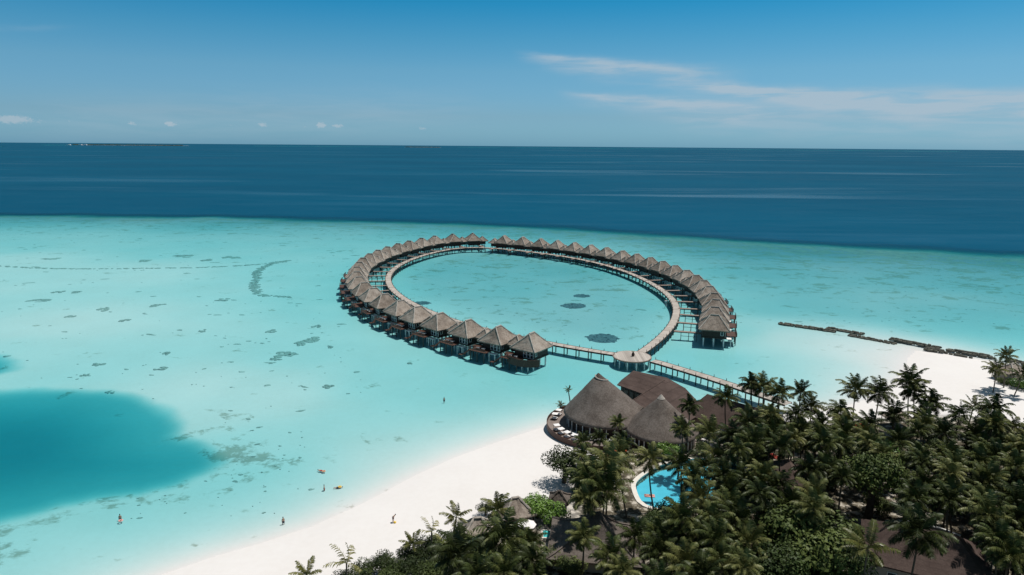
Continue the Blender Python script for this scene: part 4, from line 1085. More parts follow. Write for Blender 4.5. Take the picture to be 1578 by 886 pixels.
# the old curved reef ridge and its thin tail
def ridge(label, pts, wd, dens):
    mb = MB(); wl = [at(x, y, -1.1) for x, y in pts]; cv = cr_spline(wl, False, 1.0)
    for p in cv:
        for j in range(dens):
            if rnd.random() < 0.75: blob(mb, p.x + rnd.uniform(-1, 1) * wd, p.y + rnd.uniform(-1, 1) * wd, rnd.uniform(.5, 1.5), rnd.uniform(.5, 1.6), rnd.uniform(0, 3), 0.25, rnd, 8)
    o = mb.build('coral_ridge', M['coral']); tag(o, label, 'reef')
ridge('broad curved dark reef ridge in the lagoon left of the villas', [(445, 404), (425, 407), (408, 413), (398, 421), (394, 434), (392, 446), (398, 455)], 1.7, 3)
ridge('long thin broken reef line running to the left edge of the lagoon', [(445, 403), (400, 409), (340, 413), (280, 415), (200, 416), (120, 416.5), (50, 415), (-20, 411)], 0.8, 1)
ridge('short dark reef line below the curved ridge', [(405, 457), (425, 459), (446, 460)], 1.2, 2)
mb = MB()
for i in range(560):
    z_ = rnd.random()
    if z_ < 0.45: px, py = rnd.uniform(-60, 560), 345 + 260 * rnd.random() ** 1.6
    elif z_ < 0.62: px, py = rnd.uniform(610, 1030), rnd.uniform(392, 530)
    elif z_ < 0.85: px, py = rnd.uniform(1100, 1640), rnd.uniform(395, 500)
    else: px, py = rnd.uniform(200, 480), rnd.uniform(560, 800)
    p = at(px, py, 0)
    if gz(p.x, p.y) > -0.5 if i < 0 else depth_at(p.x, p.y) < 0.2 or depth_at(p.x, p.y) > 0.85 or inpoly_np(p.x, p.y): continue
    s = p.y / 300 * (0.22 + 1.1 * rnd.random() ** 3)
    blob(mb, p.x, p.y, 1.3 * s * rnd.uniform(.5, 1.8), 0.8 * s, rnd.uniform(-.5, .5), 0.12, rnd, 9)
tag(mb.build('coral_patches', M['coral']), 'scattered small dark coral and seagrass patches over the lagoon floor', 'coral', kind='stuff')
# ------------------------------------------------------------------ far islands
ia = at(100, 222.6, 0)
def far_island(label, cat, x0, x1, py, hgt, seed, veg=True):
    a0, a1 = azel(x0, 225)[0], azel(x1, 225)[0]; ang_ = max(0.0036, -azel((x0 + x1) / 2, py)[1]); D_ = 65 / math.tan(ang_)
    rnd = random.Random(seed); mb = MB(); n = 60; vs = []
    root = empty('distant_island', (0, 0, 0)); tag(root, label, cat)
    wd = 260; N = 40
    outer = []
    for k in range(N + 1): a = a0 + (a1 - a0) * k / N; e = math.sin(math.pi * k / N) ** .5; outer.append(((D_ - wd * e) * math.sin(a), (D_ - wd * e) * math.cos(a)))
    for k in range(N, -1, -1): a = a0 + (a1 - a0) * k / N; e = math.sin(math.pi * k / N) ** .5; outer.append(((D_ + wd * e) * math.sin(a), (D_ + wd * e) * math.cos(a)))
    poly_mb(outer, -3, 1.5).build('sand_shore', M['cloth'], root)
    if veg:
        mb = MB()
        for k in range(420):
            u = rnd.uniform(0.06, 0.94); a = a0 + (a1 - a0) * u; r_ = D_ + rnd.uniform(-.6, .6) * wd * math.sin(math.pi * u) ** .5
            s = rnd.uniform(12, 26); h_ = hgt * rnd.uniform(.6, 1.1)
            cx, cy = r_ * math.sin(a), r_ * math.cos(a)
            mb.tube([(cx, cy, 0), (cx, cy, h_ * .5), (cx, cy, h_)], [s, s * 1.1, s * .35], 7)
        mb.build('tree_canopy', M['leaf'], root)
    return a0, a1, D_
far_island('low dark wooded island on the horizon at the left', 'island', 100, 292, 222.4, 20, 1)
far_island('tiny dark island on the horizon left of the centre', 'island', 622, 680, 225.0, 14, 2)
for k, (px, sc) in enumerate(((107, 1.0), (124, 1.6), (131, 2.0))):
    a = azel(px, 223)[0]; D_ = 65 / math.tan(max(0.0036, -azel(196, 222.4)[1])) - 330
    o = MB().box((0, 0, 8), (40 * sc, 40, 16)).box((0, 0, 18), (34 * sc, 34, 4)).build('island_building', M['white']); o.location = (D_ * math.sin(a), D_ * math.cos(a), 0)
    tag(o, 'white building on the far left island, %s of three' % ('leftmost', 'middle', 'rightmost')[k], 'building', 'white buildings on the far island')
# ------------------------------------------------------------------ people and swimmers
def skin_body(name, joints, edges, rads, mat, root_i=0, parent=None):
    me = bpy.data.meshes.new(name); me.from_pydata(joints, edges, []); o = bpy.data.objects.new(name, me); COL.objects.link(o)
    sk = o.modifiers.new('skin', 'SKIN'); lay = me.skin_vertices[0] if me.skin_vertices else None
    if lay is None:
        bpy.context.view_layer.objects.active = o
        lay = me.skin_vertices[0]
    for i, r_ in enumerate(rads): lay.data[i].radius = (r_, r_)
    lay.data[root_i].use_root = True
    sub = o.modifiers.new('sub', 'SUBSURF'); sub.levels = 1; sub.render_levels = 1
    me.materials.append(mat)
    if parent: o.parent = parent
    return o
J0 = [(0, 0, 0.95), (0, 0, 1.18), (0, 0, 1.38), (0, 0, 1.50), (0, -0.01, 1.58), (0, -0.01, 1.70),
      (-0.17, 0, 1.42), (-0.24, 0.02, 1.16), (-0.22, -0.06, 0.92), (-0.22, -0.08, 0.84), (0.17, 0, 1.42), (0.24, 0.02, 1.16), (0.22, -0.06, 0.92), (0.22, -0.08, 0.84),
      (-0.1, 0, 0.88), (-0.11, 0.02, 0.5), (-0.11, 0.03, 0.08), (-0.11, -0.12, 0.03), (0.1, 0, 0.88), (0.12, -0.02, 0.5), (0.13, 0.03, 0.08), (0.13, -0.12, 0.03)]
E0 = [(0, 1), (1, 2), (2, 3), (3, 4), (4, 5), (2, 6), (6, 7), (7, 8), (8, 9), (2, 10), (10, 11), (11, 12), (12, 13), (0, 14), (14, 15), (15, 16), (16, 17), (0, 18), (18, 19), (19, 20), (20, 21)]
RD = [0.14, 0.12, 0.15, 0.06, 0.09, 0.085, 0.06, 0.045, 0.035, 0.035, 0.06, 0.045, 0.035, 0.035, 0.09, 0.06, 0.04, 0.035, 0.09, 0.06, 0.04, 0.035]
def person(label, loc, rz=0, lie=False, shorts='shorts', bend=0.0, arms=0):
    r_ = empty('person', loc, rz); tag(r_, label, 'person')
    J = [list(j) for j in J0]
    if arms:
        J[7] = [-0.42, -0.05, 1.34]; J[8] = [-0.62, -0.1, 1.3]; J[9] = [-0.7, -0.1, 1.3]; J[11] = [0.42, -0.05, 1.34]; J[12] = [0.62, -0.1, 1.3]; J[13] = [0.7, -0.1, 1.3]
    if bend:
        for i in list(range(1, 14)):
            x, y, z = J[i]; dz = z - 0.95; J[i] = [x, y * math.cos(bend) - dz * math.sin(bend), 0.95 + y * math.sin(bend) + dz * math.cos(bend)]
    def T(p): return (p[0], p[2] - 0.9, 0.02 + p[1] * 0.9) if lie else tuple(p)
    skin_body('body', [T(p) for p in J], E0, RD, M['skin'], 0, r_)
    hp = T(J[5]); MB().tube([(hp[0], hp[1] + .02, hp[2] - .02), (hp[0], hp[1] + .02, hp[2] + .06), (hp[0], hp[1] + .01, hp[2] + .11)], [0.1, 0.095, 0.05], 8).build('hair', M['hair'], r_, True)
    a_, b1, b2 = T(J[0]), T([-0.11, 0.01, 0.62]), T([0.11, 0, 0.62])
    mb = MB(); mb.tube([T([0, 0, 1.02]), T([0, 0, 0.86])], [0.165, 0.175], 8); mb.tube([T([-.1, 0, .9]), b1], [0.11, 0.1], 8); mb.tube([T([.1, 0, .9]), b2], [0.11, 0.1], 8)
    mb.build('shorts', M[shorts], r_)
    return r_
p = at(437, 811, -0.45); person('person standing in the shallows nearest the camera, arms held out', (p.x, p.y, -0.45), 0.6, arms=0)
p = at(500, 760, -0.75); person('person in dark shorts wading near the two snorkellers', (p.x, p.y, -0.75), 2.0, shorts='shorts2')
p = at(606, 805, 1.0); person('person bending over on the white sand beside a yellow bag', (p.x, p.y, gz(p.x, p.y) + 0.02), 1.2, bend=0.7)
p = at(684.5, 622, -0.6); person('lone person standing in the open lagoon below the near villas', (p.x, p.y, -0.6), 0.3)
p = at(495, 725, 0.05); person('person floating face down in the shallows with an orange ring', (p.x, p.y, 0.0), 1.2, lie=True, shorts='shorts2')
p = at(521, 751, 0.05); person('person floating face down near the wading person', (p.x, p.y, 0.0), -1.3, lie=True)
p = at(186, 806, -0.9); person('person in the water holding a pink ring at the lower left', (p.x, p.y, -0.95), 0.3)
p = at(1001, 764, 1.4); person('person lying on a pink float in the blue swimming pool', (p.x, p.y, 1.5), 1.5, lie=True)
def torus(mb, r, rr_, n=16, m_=8):
    vs = [((r + rr_ * math.cos(b1)) * math.cos(a1), (r + rr_ * math.cos(b1)) * math.sin(a1), rr_ * math.sin(b1)) for a1 in [2 * math.pi * i / n for i in range(n)] for b1 in [2 * math.pi * j / m_ for j in range(m_)]]
    return mb.add(vs, [(i * m_ + j, ((i + 1) % n) * m_ + j, ((i + 1) % n) * m_ + (j + 1) % m_, i * m_ + (j + 1) % m_) for i in range(n) for j in range(m_)])
def floaty(label, px, py, mat, z=0.08, r=0.27, rr_=0.1):
    p = at(px, py, z); o = torus(MB(), r, rr_).build('swim_ring', M[mat], None, True); o.location = (p.x, p.y, z); tag(o, label, 'swim ring')
floaty('orange swim ring beside the first floating person', 499, 726, 'dull_orange')
floaty('yellow swim ring beside the second floating person', 523.5, 750, 'yellow')
floaty('pink swim ring at the lower left of the lagoon', 186, 802, 'pink', 0.08, 0.3, 0.1)
p = at(1001, 764, 1.45); mb = MB()
for k in range(5): mb.tube([(-0.4 + k * .2, -0.95, 0.03), (-0.4 + k * .2, 0.95, 0.03)], 0.11, 8)
o = mb.build('pool_float', M['pink'], None, True); o.location = (p.x, p.y, 1.42); o.rotation_euler = (0, 0, 1.5); tag(o, 'pink air mattress on the blue swimming pool', 'float')
p = at(608.5, 805.5, 1.1); o = MB().tube([(0, 0, 0), (0, 0, .15), (0, 0, .3)], [.22, .26, .12], 8).build('beach_bag', M['yellow'], None, True); o.location = (p.x, p.y, gz(p.x, p.y)); tag(o, 'yellow beach bag on the sand beside the bending person', 'bag')
# white floating marker by the right bend of the walkway
p = at(1026, 472, 0.2); r_ = empty('bathing_ladder', (p.x, p.y, 0)); tag(r_, 'white ladder standing in the ring lagoon beside the right bend of the walkway', 'ladder')
for s in (-0.35, 0.35): MB().tube([(s, 0, -2), (s, 0, 2.6)], 0.08, 6).build('rail', M['white'], r_)
MB().box((0, 0, 2.3), (1.0, 0.5, 0.6)).box((0, 0, 1.2), (0.7, 0.12, 0.1)).box((0, 0, 0.6), (0.7, 0.12, 0.1)).build('step_board', M['white'], r_)
# ------------------------------------------------------------------ palms
def palm_crown(seed, nf=22, L=4.3, wind=(-0.35, -0.1), leaves=26, droop=1.0, nfold=0.0):
    rnd = random.Random(seed); vs = []; fs = []
    def quad(a, b_, c_, d):
        k = len(vs); vs.extend((tuple(a), tuple(b_), tuple(c_), tuple(d))); fs.append((k, k + 1, k + 2, k + 3))
    for i in range(nf):
        u = i / nf
        az_ = i * 2.39996 + rnd.uniform(-.25, .25)
        e0 = R(78 - 95 * u + rnd.uniform(-8, 8)); Lf = L * (0.72 + 0.33 * math.sin(math.pi * min(1, u + .25))) * rnd.uniform(.88, 1.08)
        d = Vector((math.cos(az_) * math.cos(e0), math.sin(az_) * math.cos(e0), math.sin(e0)))
        p = Vector((0, 0, 0)) + Vector((math.cos(az_), math.sin(az_), 0)) * 0.12; pts = [p.copy()]; ds = [d.copy()]
        N = 10; st = Lf / N
        for j in range(N):
            g = (0.05 + 0.20 * (j / N)) * droop
            d = (d + Vector((wind[0] * .10, wind[1] * .10, -g))).normalized()
            p = p + d * st; pts.append(p.copy()); ds.append(d.copy())
        for j in range(N):   # midrib
            w_ = 0.05 * (1 - j / N) + 0.012
            s = ds[j].cross(Vector((0, 0, 1)));  s = s.normalized() if s.length > 1e-3 else Vector((1, 0, 0))
            quad(pts[j] - s * w_, pts[j] + s * w_, pts[j + 1] + s * w_ * .8, pts[j + 1] - s * w_ * .8)
        twist = rnd.uniform(-.5, .5)
        for j in range(leaves):
            t_ = 0.14 + 0.86 * (j + rnd.uniform(0, .6)) / leaves; q = min(t_ * N, N - 0.001); a = int(q); fq = q - a
            c_ = pts[a].lerp(pts[a + 1], fq); dd = ds[a + 1]
            s = dd.cross(Vector((0, 0, 1))); s = s.normalized() if s.length > 1e-3 else Vector((1, 0, 0)); upv = s.cross(dd).normalized()
            ll = (0.95 * math.sin(math.pi * min(1.0, 0.12 + t_ * 0.84)) ** .7 + 0.12) * rnd.uniform(.85, 1.1) * L / 4.3
            for sd_ in (-1, 1):
                hang = rnd.uniform(.25, .75) + 0.5 * (1 - t_) * (u)
                v = (s * sd_ * math.cos(twist * sd_ * .5) + dd * rnd.uniform(.5, .75) + upv * (0.25 - hang * .6) + Vector((wind[0] * .35, wind[1] * .35, -hang * .55))).normalized()
                wv = dd * 0.062 + upv * 0.022
                m_ = c_ + v * ll * .55 + Vector((0, 0, 0.04)); e = c_ + v * ll + Vector((0, 0, -0.16 * ll))
                quad(c_ - wv, c_ + wv, m_ + wv * 1.15, m_ - wv * 1.15); quad(m_ - wv * 1.15, m_ + wv * 1.15, e + wv * .25, e - wv * .25)
    mb = MB(); mb.v = vs; mb.f = fs; return mb
def palm_trunk(seed, h, lean):
    rnd = random.Random(seed); pts = []; N = 9; a = rnd.uniform(0, 6.28); bx_, by_ = math.cos(a) * lean, math.sin(a) * lean
    for i in range(N + 1):
        t_ = i / N; k = (1 - t_) ** 1.7
        pts.append((bx_ * k + 0.15 * math.sin(3 * t_ + seed), by_ * k, -h + h * t_))
    e = pts[-1]; pts = [(p[0] - e[0] * (i / N), p[1], p[2]) for i, p in enumerate(pts)]
    return MB().tube(pts, [0.24 if i == 0 else 0.165 - 0.05 * i / N for i in range(N + 1)], 7)
crowns = [palm_crown(10 + k, 22 + k % 4, 4.35 + 0.12 * (k % 3), (-0.35 - .1 * (k % 2), -0.15 + .1 * (k % 3)), 27, 0.85 + 0.12 * (k % 4)).mesh('crown', M['frond']) for k in range(9)]
crown_y = palm_crown(60, 13, 3.6, (-.2, 0), 22, 0.6).mesh('crown', M['frond_y'])
crown_dry = palm_crown(61, 7, 3.4, (-.5, 0), 9, 0.7).mesh('crown', M['frond_y'])
crown_small = palm_crown(62, 13, 3.0, (-.3, 0), 20, 0.8).mesh('crown', M['frond'])
def dead_skirt(seed):
    rnd = random.Random(seed); mb = MB()
    for i in range(3 + seed % 3):
        c1 = palm_crown(seed * 10 + i, 1, 3.0, (0, 0), 14, 3.2); a = rnd.uniform(0, 6.28); e = R(-40)
        mt_ = Matrix.Rotation(a, 4, 'Z') @ Matrix.Rotation(R(rnd.uniform(75, 105)), 4, 'Y'); mb.add([tuple(mt_ @ Vector(v)) for v in c1.v], c1.f)
    return mb
deads = [dead_skirt(k).mesh('dead_fronds', M['frond_dry']) for k in (1, 2, 3)]
trunks = {}
def trunk_mesh(h, k):
    key = (round(h), k % 3)
    if key not in trunks: trunks[key] = palm_trunk(k % 3 + 1, key[0] + 0.8, 0.6 + 0.7 * (k % 3)).mesh('trunk', M['trunk'])
    return trunks[key], key[0] + 0.8
nutm = MB()
for k in range(7): a = k * .9; nutm.tube([(0.22 * math.cos(a), 0.22 * math.sin(a), -0.42 - .05 * (k % 2)), (0.22 * math.cos(a), 0.22 * math.sin(a), -0.28), (0.2 * math.cos(a), 0.2 * math.sin(a), -0.12)], [0.08, 0.14, 0.07], 6)
nutmesh = nutm.mesh('coconuts', M['nut'])
taken = []
palm_i = 0
def add_palm(px, py, h=None, kind='n', scale=1.0, label=None, group=None, z=None):
    """crown centre seen at px,py; h is the trunk height"""
    global palm_i
    k = palm_i; palm_i += 1
    rnd = random.Random(1000 + k)
    h = h or rnd.uniform(8.2, 11.5)
    zz = 1.2 + h if z is None else z
    p = at(px, py, zz)
    r_ = empty('palm_tree', (p.x, p.y, 0)); taken.append((p.x, p.y, scale))
    me = {'n': crowns[rnd.randrange(9)], 'y': crown_y, 'd': crown_dry, 's': crown_small}[kind]
    c_ = put_mesh(me, 'crown', r_, (0, 0, zz), rnd.uniform(-.5, .5)); c_.scale = (scale,) * 3
    # small random tilt
    c_.rotation_euler = (rnd.uniform(-.1, .1), rnd.uniform(-.1, .1), rnd.choice((0, 1)) * 0.5 + rnd.uniform(-.6, .6))
    tm_, ht = trunk_mesh(h, k); t_ = put_mesh(tm_, 'trunk', r_, (0, 0, zz), rnd.uniform(0, 6.28))
    if kind == 'n' and rnd.random() < .45: d_ = put_mesh(deads[k % 3], 'dead_fronds', r_, (0, 0, zz - .1), rnd.uniform(0, 6.28)); d_.scale = (scale,) * 3
    if kind == 'n' and scale > .85: put_mesh(nutmesh, 'coconuts', r_, (0, 0, zz))
    tag(r_, label or 'palm', 'palm tree', group); return r_
SP = 'coconut palms standing around the pool and terrace'
HERO = [(876, 601, 2.6, 's', .42, 'small palm in the planter at the water side of the round terrace'), (864, 624, 1.8, 'y', .36, 'small yellowish palm beside the daybeds on the terrace rim'), (900, 652, 2.0, 'y', .42, 'smallest yellow-green palm on the terrace boards in front of the restaurant'),
 (1063, 626, 9.5, 'n', .85, 'coconut palm directly right of the lower grey cone'), (1118, 614, 10, 'n', .95, 'coconut palm in front of the right shingled lodge, left side'), (1158, 594, 11, 'n', 1.0, 'tall coconut palm at the shore end of the pier, left of two'), (1177, 597, 11, 'n', 1.0, 'tall coconut palm at the shore end of the pier, right of two'),
 (952, 652, 6.5, 'n', .62, 'coconut palm overlapping the eaves between the two grey cones'), (899, 681, 5.5, 'n', .66, 'first coconut palm from the left in front of the terrace'), (923, 676, 5.5, 'n', .64, 'second coconut palm from the left in front of the terrace'), (960, 683, 7, 'n', .85, 'coconut palm with its crown beside the orange parasols'),
 (1052, 662, 9, 'n', .8, 'dark palm in front of the lower grey cone, at its right side'), (1093, 668, 10, 'n', 1, 'coconut palm behind the top end of the blue pool'), (1001, 709, 10, 'n', 1.0, 'coconut palm leaning over the left end of the blue pool'), (1050, 716, 10, 'n', 1.0, 'coconut palm in front of the middle of the blue pool'),
 (938, 724, 11.5, 'n', 1.15, 'large dense coconut palm on the beach side of the pool'), (932, 757, 10, 'n', 1.1, 'large coconut palm above the wide grey pavilion roof'), (897, 704, 7, 'n', .8, 'coconut palm over the sand at the left edge of the pool grove'), (1114, 734, 10, 'n', .95, 'coconut palm over the right end of the blue pool'),
 (1402, 588, 12.5, 'n', 1.05, 'tallest coconut palm standing against the white sand bar'), (1409, 605, 10, 'n', .95, 'coconut palm directly in front of the tallest one by the sand bar'), (1318, 602, 11, 'n', .95, 'coconut palm standing against the pale lagoon, left of the sand bar'), (1355, 606, 10.5, 'n', .95, 'coconut palm at the inner corner of the sand bar beach'),
 (1437, 622, 9, 'n', .9, 'coconut palm right of the tallest one, against the white sand'), (1500, 626, 7, 'y', .8, 'yellow-green palm at the edge of the right-hand beach'), (1532, 633, 9.5, 'n', 1.05, 'broad coconut palm at the edge of the right-hand beach'), (1535, 570, 6, 'n', .85, 'low spreading palm on the sand by the right-hand barriers'), (1551, 549, 9, 'n', .75, 'taller slim palm at the right edge beside the barriers'), (1574, 578, 6, 's', 1.2, 'half-cut palm at the right picture edge'),
 (703, 797, 5, 'y', .75, 'pale tousled palm at the beach edge, left of the grey hut'), (767, 786, 8, 'n', .85, 'dark palm rising between the two thatched huts'), (665, 820, 5, 'd', .8, 'sparse curved palm sticking out over the beach'), (636, 838, 4, 'y', .6, 'small yellow palm at the edge of the beach shrubs'), (534, 868, 5, 'd', 1.0, 'sparse leafless-looking palm at the lower left end of the grove'), (473, 886, 4, 'y', .7, 'small pale palm at the lowest left tip of the grove'),
 (776, 832, 9, 'n', 1.15, 'large coconut palm in front of the thatched huts'), (818, 836, 8, 'n', .8, 'feathery coconut palm between the huts and the wide pavilion'), (900, 828, 8, 'n', .82, 'coconut palm in front of the wide grey pavilion roof'), (706, 857, 9, 'n', 1.05, 'coconut palm rising out of the beach shrubs at the bottom'), (1416, 824, 11, 'n', 1.1, 'dark coconut palm in front of the large brown roof'), (1337, 845, 10, 'y', 1.1, 'bright yellow-green palm left of the large brown roof')]
for px, py, h, kd, sc, lb in HERO: add_palm(px, py, h, kd, sc * (0.84 if kd == 'n' and px < 1200 and sc < 1.05 else 1), lb)
LIST = [(1070, 742), (1080, 768), (905, 738), (955, 706), (912, 716), (903, 770), (1122, 760), (1086, 722), (1138, 694), (1175, 731), (1160, 712), (1129, 673), (1160, 684), (1142, 739), (1180, 748), (1124, 789), (1050, 799), (1060, 822), (1014, 828), (978, 828), (1101, 832), (1017, 853), (1052, 868), (1139, 801), (1201, 606), (1234, 606), (1250, 628), (1296, 636), (1478, 640), (1340, 655), (1199, 668), (1270, 684), (1421, 640), (1201, 690), (1235, 660),
        (1383, 680), (1421, 714), (1467, 703), (1508, 713), (1565, 719), (1201, 750), (1252, 765), (1274, 724), (1568, 798), (1340, 682), (1226, 640), (1378, 640), (1300, 668), (1560, 660), (1590, 690), (1500, 668), (1455, 668), (1186, 660), (940, 860), (820, 866), (960, 880), (1080, 890)]
def zone(px, py):
    if px < 1000: return ('bottom edge', 'below the wide grey pavilion')
    if py > 780 and px < 1180: return ('stand', 'between the pool and the bottom edge')
    if px < 1195: return ('stand', 'right of the pool')
    if py < 660 and px < 1300: return ('row', 'along the inner lagoon shore')
    if py < 700: return ('grove', 'behind the sand bar beach')
    if px < 1330: return ('palms', 'around the red-brown cottage')
    if py > 790: return ('palms', 'beside the large brown roof')
    return ('grove', 'in the dark right part')
def zone_old(px, py):
    if px < 1000: return ('coconut palm in the row along the bottom edge, below the wide grey pavilion', 'palms along the bottom edge left of the middle')
    if py > 780 and px < 1180: return ('coconut palm in the dense stand between the pool and the bottom edge', 'palms below the pool')
    if px < 1195: return ('coconut palm in the dense stand immediately right of the pool', 'palms right of the pool')
    if py < 660 and px < 1300: return ('coconut palm in the back row along the inner lagoon shore', 'palms of the back row by the lagoon')
    if py < 700: return ('coconut palm in the back row near the sand bar beach', 'palms of the back row by the sand bar')
    if px < 1330: return ('coconut palm around the red-brown cottage', 'palms around the cottage')
    if py > 790: return ('coconut palm at the lower right corner beside the large brown roof', 'palms at the lower right corner')
    return ('coconut palm in the dark dense grove on the right', 'palms of the dense right grove')
filled = []
for px, py in LIST:
    z_ = zone(px, py); filled.append((z_[1], px, py, add_palm(px, py, None, 'n', random.uniform(.66, .88))))
# keep-out outlines (pixels at crown level) so that roofs and the pool stay readable
KEEP = [[(850, 560), (1075, 560), (1100, 640), (1075, 690), (860, 700)], [(968, 715), (1000, 695), (1100, 700), (1100, 780), (1000, 792), (970, 770)], [(850, 780), (985, 780), (1000, 905), (850, 905)], [(1180, 690), (1245, 690), (1245, 760), (1185, 760)], [(1325, 780), (1510, 780), (1580, 1010), (1320, 1010)], [(1160, 785), (1330, 785), (1330, 965), (1160, 965)], [(1280, 740), (1335, 740), (1335, 815), (1280, 815)], [(1300, 700), (1400, 700), (1400, 780), (1300, 780)]]
def inpoly(poly, x, y):
    c_ = False; n = len(poly)
    for i in range(n):
        x0, y0 = poly[i]; x1, y1 = poly[(i + 1) % n]
        if (y0 > y) != (y1 > y) and x < (x1 - x0) * (y - y0) / (y1 - y0) + x0: c_ = not c_
    return c_
GROVE = [(720, 885), (800, 850), (860, 850), (1000, 800), (1090, 760), (1100, 690), (1130, 655), (1190, 628), (1260, 640), (1330, 655), (1440, 648), (1540, 650), (1660, 680), (1720, 800), (1720, 1010), (640, 1010), (680, 910)]
rnd = random.Random(42); tries = 0
while tries < 9000 and palm_i < 285:
    tries += 1
    px, py = rnd.uniform(640, 1720), rnd.uniform(625, 1010)
    if not inpoly(GROVE, px, py) or any(inpoly(k_, px, py) for k_ in KEEP): continue
    p = at(px, py, 11)
    if any((p.x - a) ** 2 + (p.y - b_) ** 2 < (4.3 if s_ > .8 else 3.6) ** 2 for a, b_, s_ in taken): continue
    z_ = zone(px, py); filled.append((z_[1], px, py, add_palm(px, py, rnd.uniform(6.3, 11.3), 'n', rnd.uniform(.62, .9))))
rowsd = {}
for zn, px, py, o in filled: rowsd.setdefault(zn, []).append((py, px, o))
for zn, lst in rowsd.items():
    lst.sort(key=lambda a: a[0]); nr_ = max(1, math.ceil(len(lst) / 9)); per = math.ceil(len(lst) / nr_)
    for r_i in range(nr_):
        rw = sorted(lst[r_i * per:(r_i + 1) * per], key=lambda a: a[1])
        for c_i, (py, px, o) in enumerate(rw):
            tag(o, 'palm %s, %s from left, %s row' % (zn, ORD[c_i], ORD[r_i]), None, 'coconut palms ' + zn)
# ------------------------------------------------------------------ broadleaf trees and shrubs
def leaf_crown(seed, rx, rz_, nl, ls, lobes=9, flat=0.75):
    rnd = random.Random(seed); vs = []; fs = []; L_ = []
    for i in range(lobes):
        a = i * 2.4 + rnd.uniform(-.3, .3); q = math.sqrt((i + .3) / lobes) * 0.68
        L_.append((Vector((math.cos(a) * q * rx, math.sin(a) * q * rx, rnd.uniform(-.15, .5) * rz_ * (1 - q * .6))), rnd.uniform(.33, .55) * rx))
    for i in range(nl):
        c_, r_ = L_[rnd.randrange(lobes)]
        d = Vector((rnd.gauss(0, 1), rnd.gauss(0, 1), rnd.gauss(0.25, 1))).normalized()
        p = c_ + Vector((d.x, d.y, d.z * flat)) * r_ * (rnd.uniform(.72, 1.06) if rnd.random() < .8 else rnd.uniform(.3, .8))
        nrm = (d + Vector((rnd.gauss(0, .5), rnd.gauss(0, .5), rnd.gauss(.3, .5)))).normalized()
        u = nrm.orthogonal().normalized(); u = (u * math.cos(i) + nrm.cross(u) * math.sin(i)); v = nrm.cross(u); s = ls * rnd.uniform(.6, 1.3)
        k = len(vs); vs += [tuple(p - u * s * .5), tuple(p + v * s * .3), tuple(p + u * s * .55), tuple(p - v * s * .3)]; fs.append((k, k + 1, k + 2, k + 3))
    mb = MB(); mb.v = vs; mb.f = fs; return mb
def tree_skel(h, r):
    mb = MB(); mb.tube([(0, 0, -h), (0.1, 0, -h * .5), (0, 0.1, 0)], [0.3, 0.22, 0.14], 7)
    for k in range(6):
        a = k * 1.05; mb.tube([(0, 0, -h * .45), (r * .3 * math.cos(a), r * .3 * math.sin(a), -h * .1), (r * .62 * math.cos(a), r * .62 * math.sin(a), .2)], [0.12, .08, .03], 5)
    return mb
bigm = [leaf_crown(200 + k, 1.0, 0.7, 5200, 0.085, 12).mesh('crown', M['leaf']) for k in range(3)]
brm = [leaf_crown(220 + k, 1.0, 0.8, 2600, 0.11, 8).mesh('crown', M['leaf_bright']) for k in range(2)]
olm = [leaf_crown(240 + k, 1.0, 0.7, 3000, 0.10, 10).mesh('crown', M['leaf_olive']) for k in range(4)]
skm = tree_skel(4, 1).mesh('trunk', M['bark'])
def broad(name, cat, label, px, py, r, zc, meshes, k=0, group=None, zs=1.0):
    p = at(px, py, zc); r_ = empty(name, (p.x, p.y, 0)); tag(r_, label, cat, group)
    c_ = put_mesh(meshes[k % len(meshes)], 'crown', r_, (0, 0, zc), k * 1.3); c_.scale = (r, r, r * zs)
    t_ = put_mesh(skm, 'trunk', r_, (0, 0, zc)); s = max(zc - 1.0, .8) / 4; t_.scale = (min(r * .8, 3.0), min(r * .8, 3.0), s)
    t_.scale = (max(.5, r * .45), max(.5, r * .45), s); return r_
broad('broadleaf_tree', 'tree', 'wide dark broadleaf tree at the bottom, left of the large brown roof', 1242, 832, 8.2, 7.0, bigm, 0)
broad('broadleaf_tree', 'tree', 'dark rounded tree at the bottom edge beside the wide broadleaf tree', 1188, 866, 5.6, 6.2, bigm, 1)
broad('broadleaf_tree', 'tree', 'dark leafy tree right of the wide broadleaf tree at the bottom', 1292, 868, 5.2, 5.6, bigm, 2)
broad('broadleaf_tree', 'tree', 'tall narrow dark tree in the middle of the right grove', 1345, 733, 5.6, 9.5, bigm, 1, zs=1.35)
broad('broadleaf_tree', 'tree', 'light green rounded tree above the tall narrow dark tree', 1350, 690, 4.4, 9.5, brm, 0)
broad('broadleaf_tree', 'tree', 'dark tree in the right grove near the small pale-roofed hut', 1400, 755, 3.8, 8, bigm, 2)
broad('broadleaf_tree', 'tree', 'open dark green tree reaching over the beach left of the large palms', 870, 712, 4.0, 5.6, olm, 0)
broad('broadleaf_tree', 'tree', 'low leafy tree just behind the open tree at the beach', 890, 732, 3.4, 5.0, olm, 2)
broad('broadleaf_tree', 'tree', 'green tree in the far right grove above the bottom corner', 1545, 752, 4.4, 7.5, olm, 1)
broad('bush', 'bush', 'bright green rounded bush right of the pinkish thatched hut, upper one', 828, 779, 3.5, 3.6, brm, 0)
broad('bush', 'bush', 'bright green rounded bush right of the pinkish thatched hut, lower one', 852, 793, 3.2, 3.0, brm, 1)
broad('bush', 'bush', 'bright green bush at the foot of the lower grey cone', 1030, 692, 2.6, 3.2, brm, 1)
broad('bush', 'bush', 'green bush right of the lower grey cone beneath the palms', 1083, 692, 2.2, 2.8, olm, 1)
broad('bush', 'bush', 'green shore bush at the right picture edge, below the palms', 1572, 592, 3.4, 2.4, brm, 0)
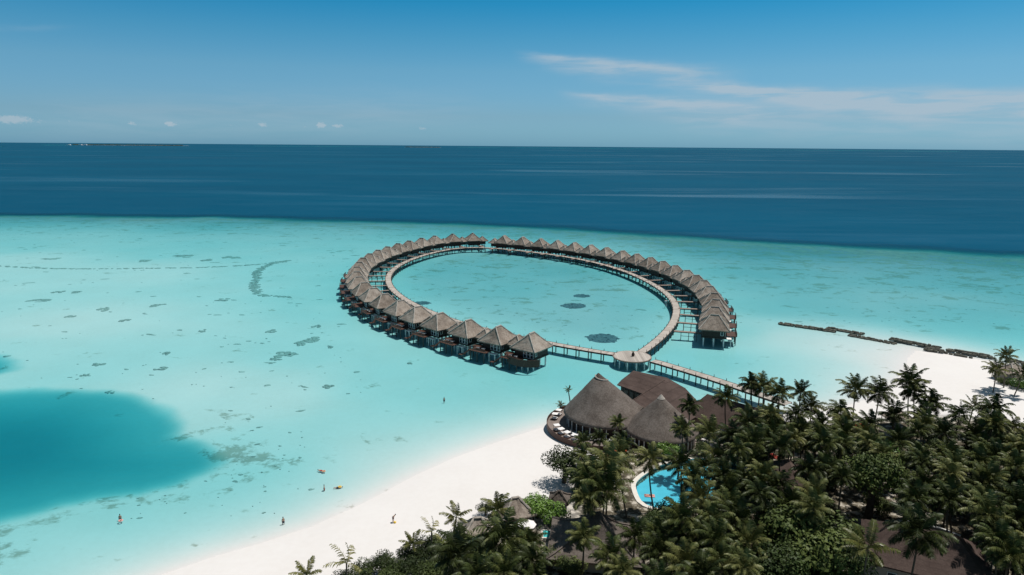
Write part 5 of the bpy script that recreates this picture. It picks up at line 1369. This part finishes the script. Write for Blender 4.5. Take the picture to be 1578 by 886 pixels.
broad('bush', 'bush', 'green shore bush left of the one at the right picture edge', 1548, 588, 2.4, 1.9, olm, 3)
broad('bush', 'bush', 'small light bush beside the dark palm between the huts', 748, 784, 1.6, 2.6, olm, 0)
SH = [(560, 880, 2.6), (590, 868, 2.8), (612, 874, 3.0), (630, 856, 2.8), (655, 848, 3.2), (640, 876, 3.2), (675, 838, 3.0), (690, 862, 3.2), (708, 828, 2.8), (728, 842, 3.2), (720, 872, 3.2), (748, 856, 3.2), (742, 822, 2.4), (770, 872, 3.2), (800, 852, 3.0), (850, 856, 3.0), (880, 872, 3), (665, 880, 3.2), (600, 892, 3.2), (560, 900, 3), (530, 893, 2.2)]
order_ = {k: i for i, k in enumerate(sorted(range(len(SH)), key=lambda k: SH[k][0]))}
for k, (px, py, r) in enumerate(SH): broad('shrub', 'shrub', 'olive green shrub of the belt behind the beach, %s from the left' % ORD[order_[k]], px, py, r * .85, 3.3, olm, k, 'shrubs of the belt behind the beach')
rnd = random.Random(77); n_ = 0; ug = []; tries = 0; done = []
GV = [(720, 900), (880, 870), (1000, 800), (1110, 770), (1110, 700), (1140, 668), (1210, 648), (1300, 662), (1450, 660), (1560, 668), (1700, 720), (1700, 960), (700, 960)]
KB = [KEEP[0], KEEP[1], KEEP[2], KEEP[6], KEEP[3], [(1330, 780), (1510, 780), (1570, 960), (1330, 960)], [(1300, 640), (1340, 640), (1340, 662), (1300, 662)]]
while tries < 4000 and n_ < 110:
    tries += 1; px, py = rnd.uniform(700, 1700), rnd.uniform(640, 960)
    if not inpoly(GV, px, py) or any(inpoly(k_, px, py) for k_ in KB): continue
    p = at(px, py, 4)
    if any((p.x - a) ** 2 + (p.y - b_) ** 2 < 4.2 ** 2 for a, b_ in done): continue
    done.append((p.x, p.y)); n_ += 1
    ug.append((py, px, broad('shrub', 'shrub', 'dark shrub', px, py, rnd.uniform(2.2, 3.4), rnd.uniform(2.8, 5.0), bigm if n_ % 3 else olm, n_, 'undergrowth shrubs beneath the palms')))
ug.sort(key=lambda a: a[0])
for r_i in range(6):
    for c_i, (py, px, o) in enumerate(sorted(ug[r_i * 19:(r_i + 1) * 19], key=lambda a: a[1])):
        o['label'] = 'dark green shrub under the palms, %s from left in the %s row' % (ORD[c_i], ORD[r_i])
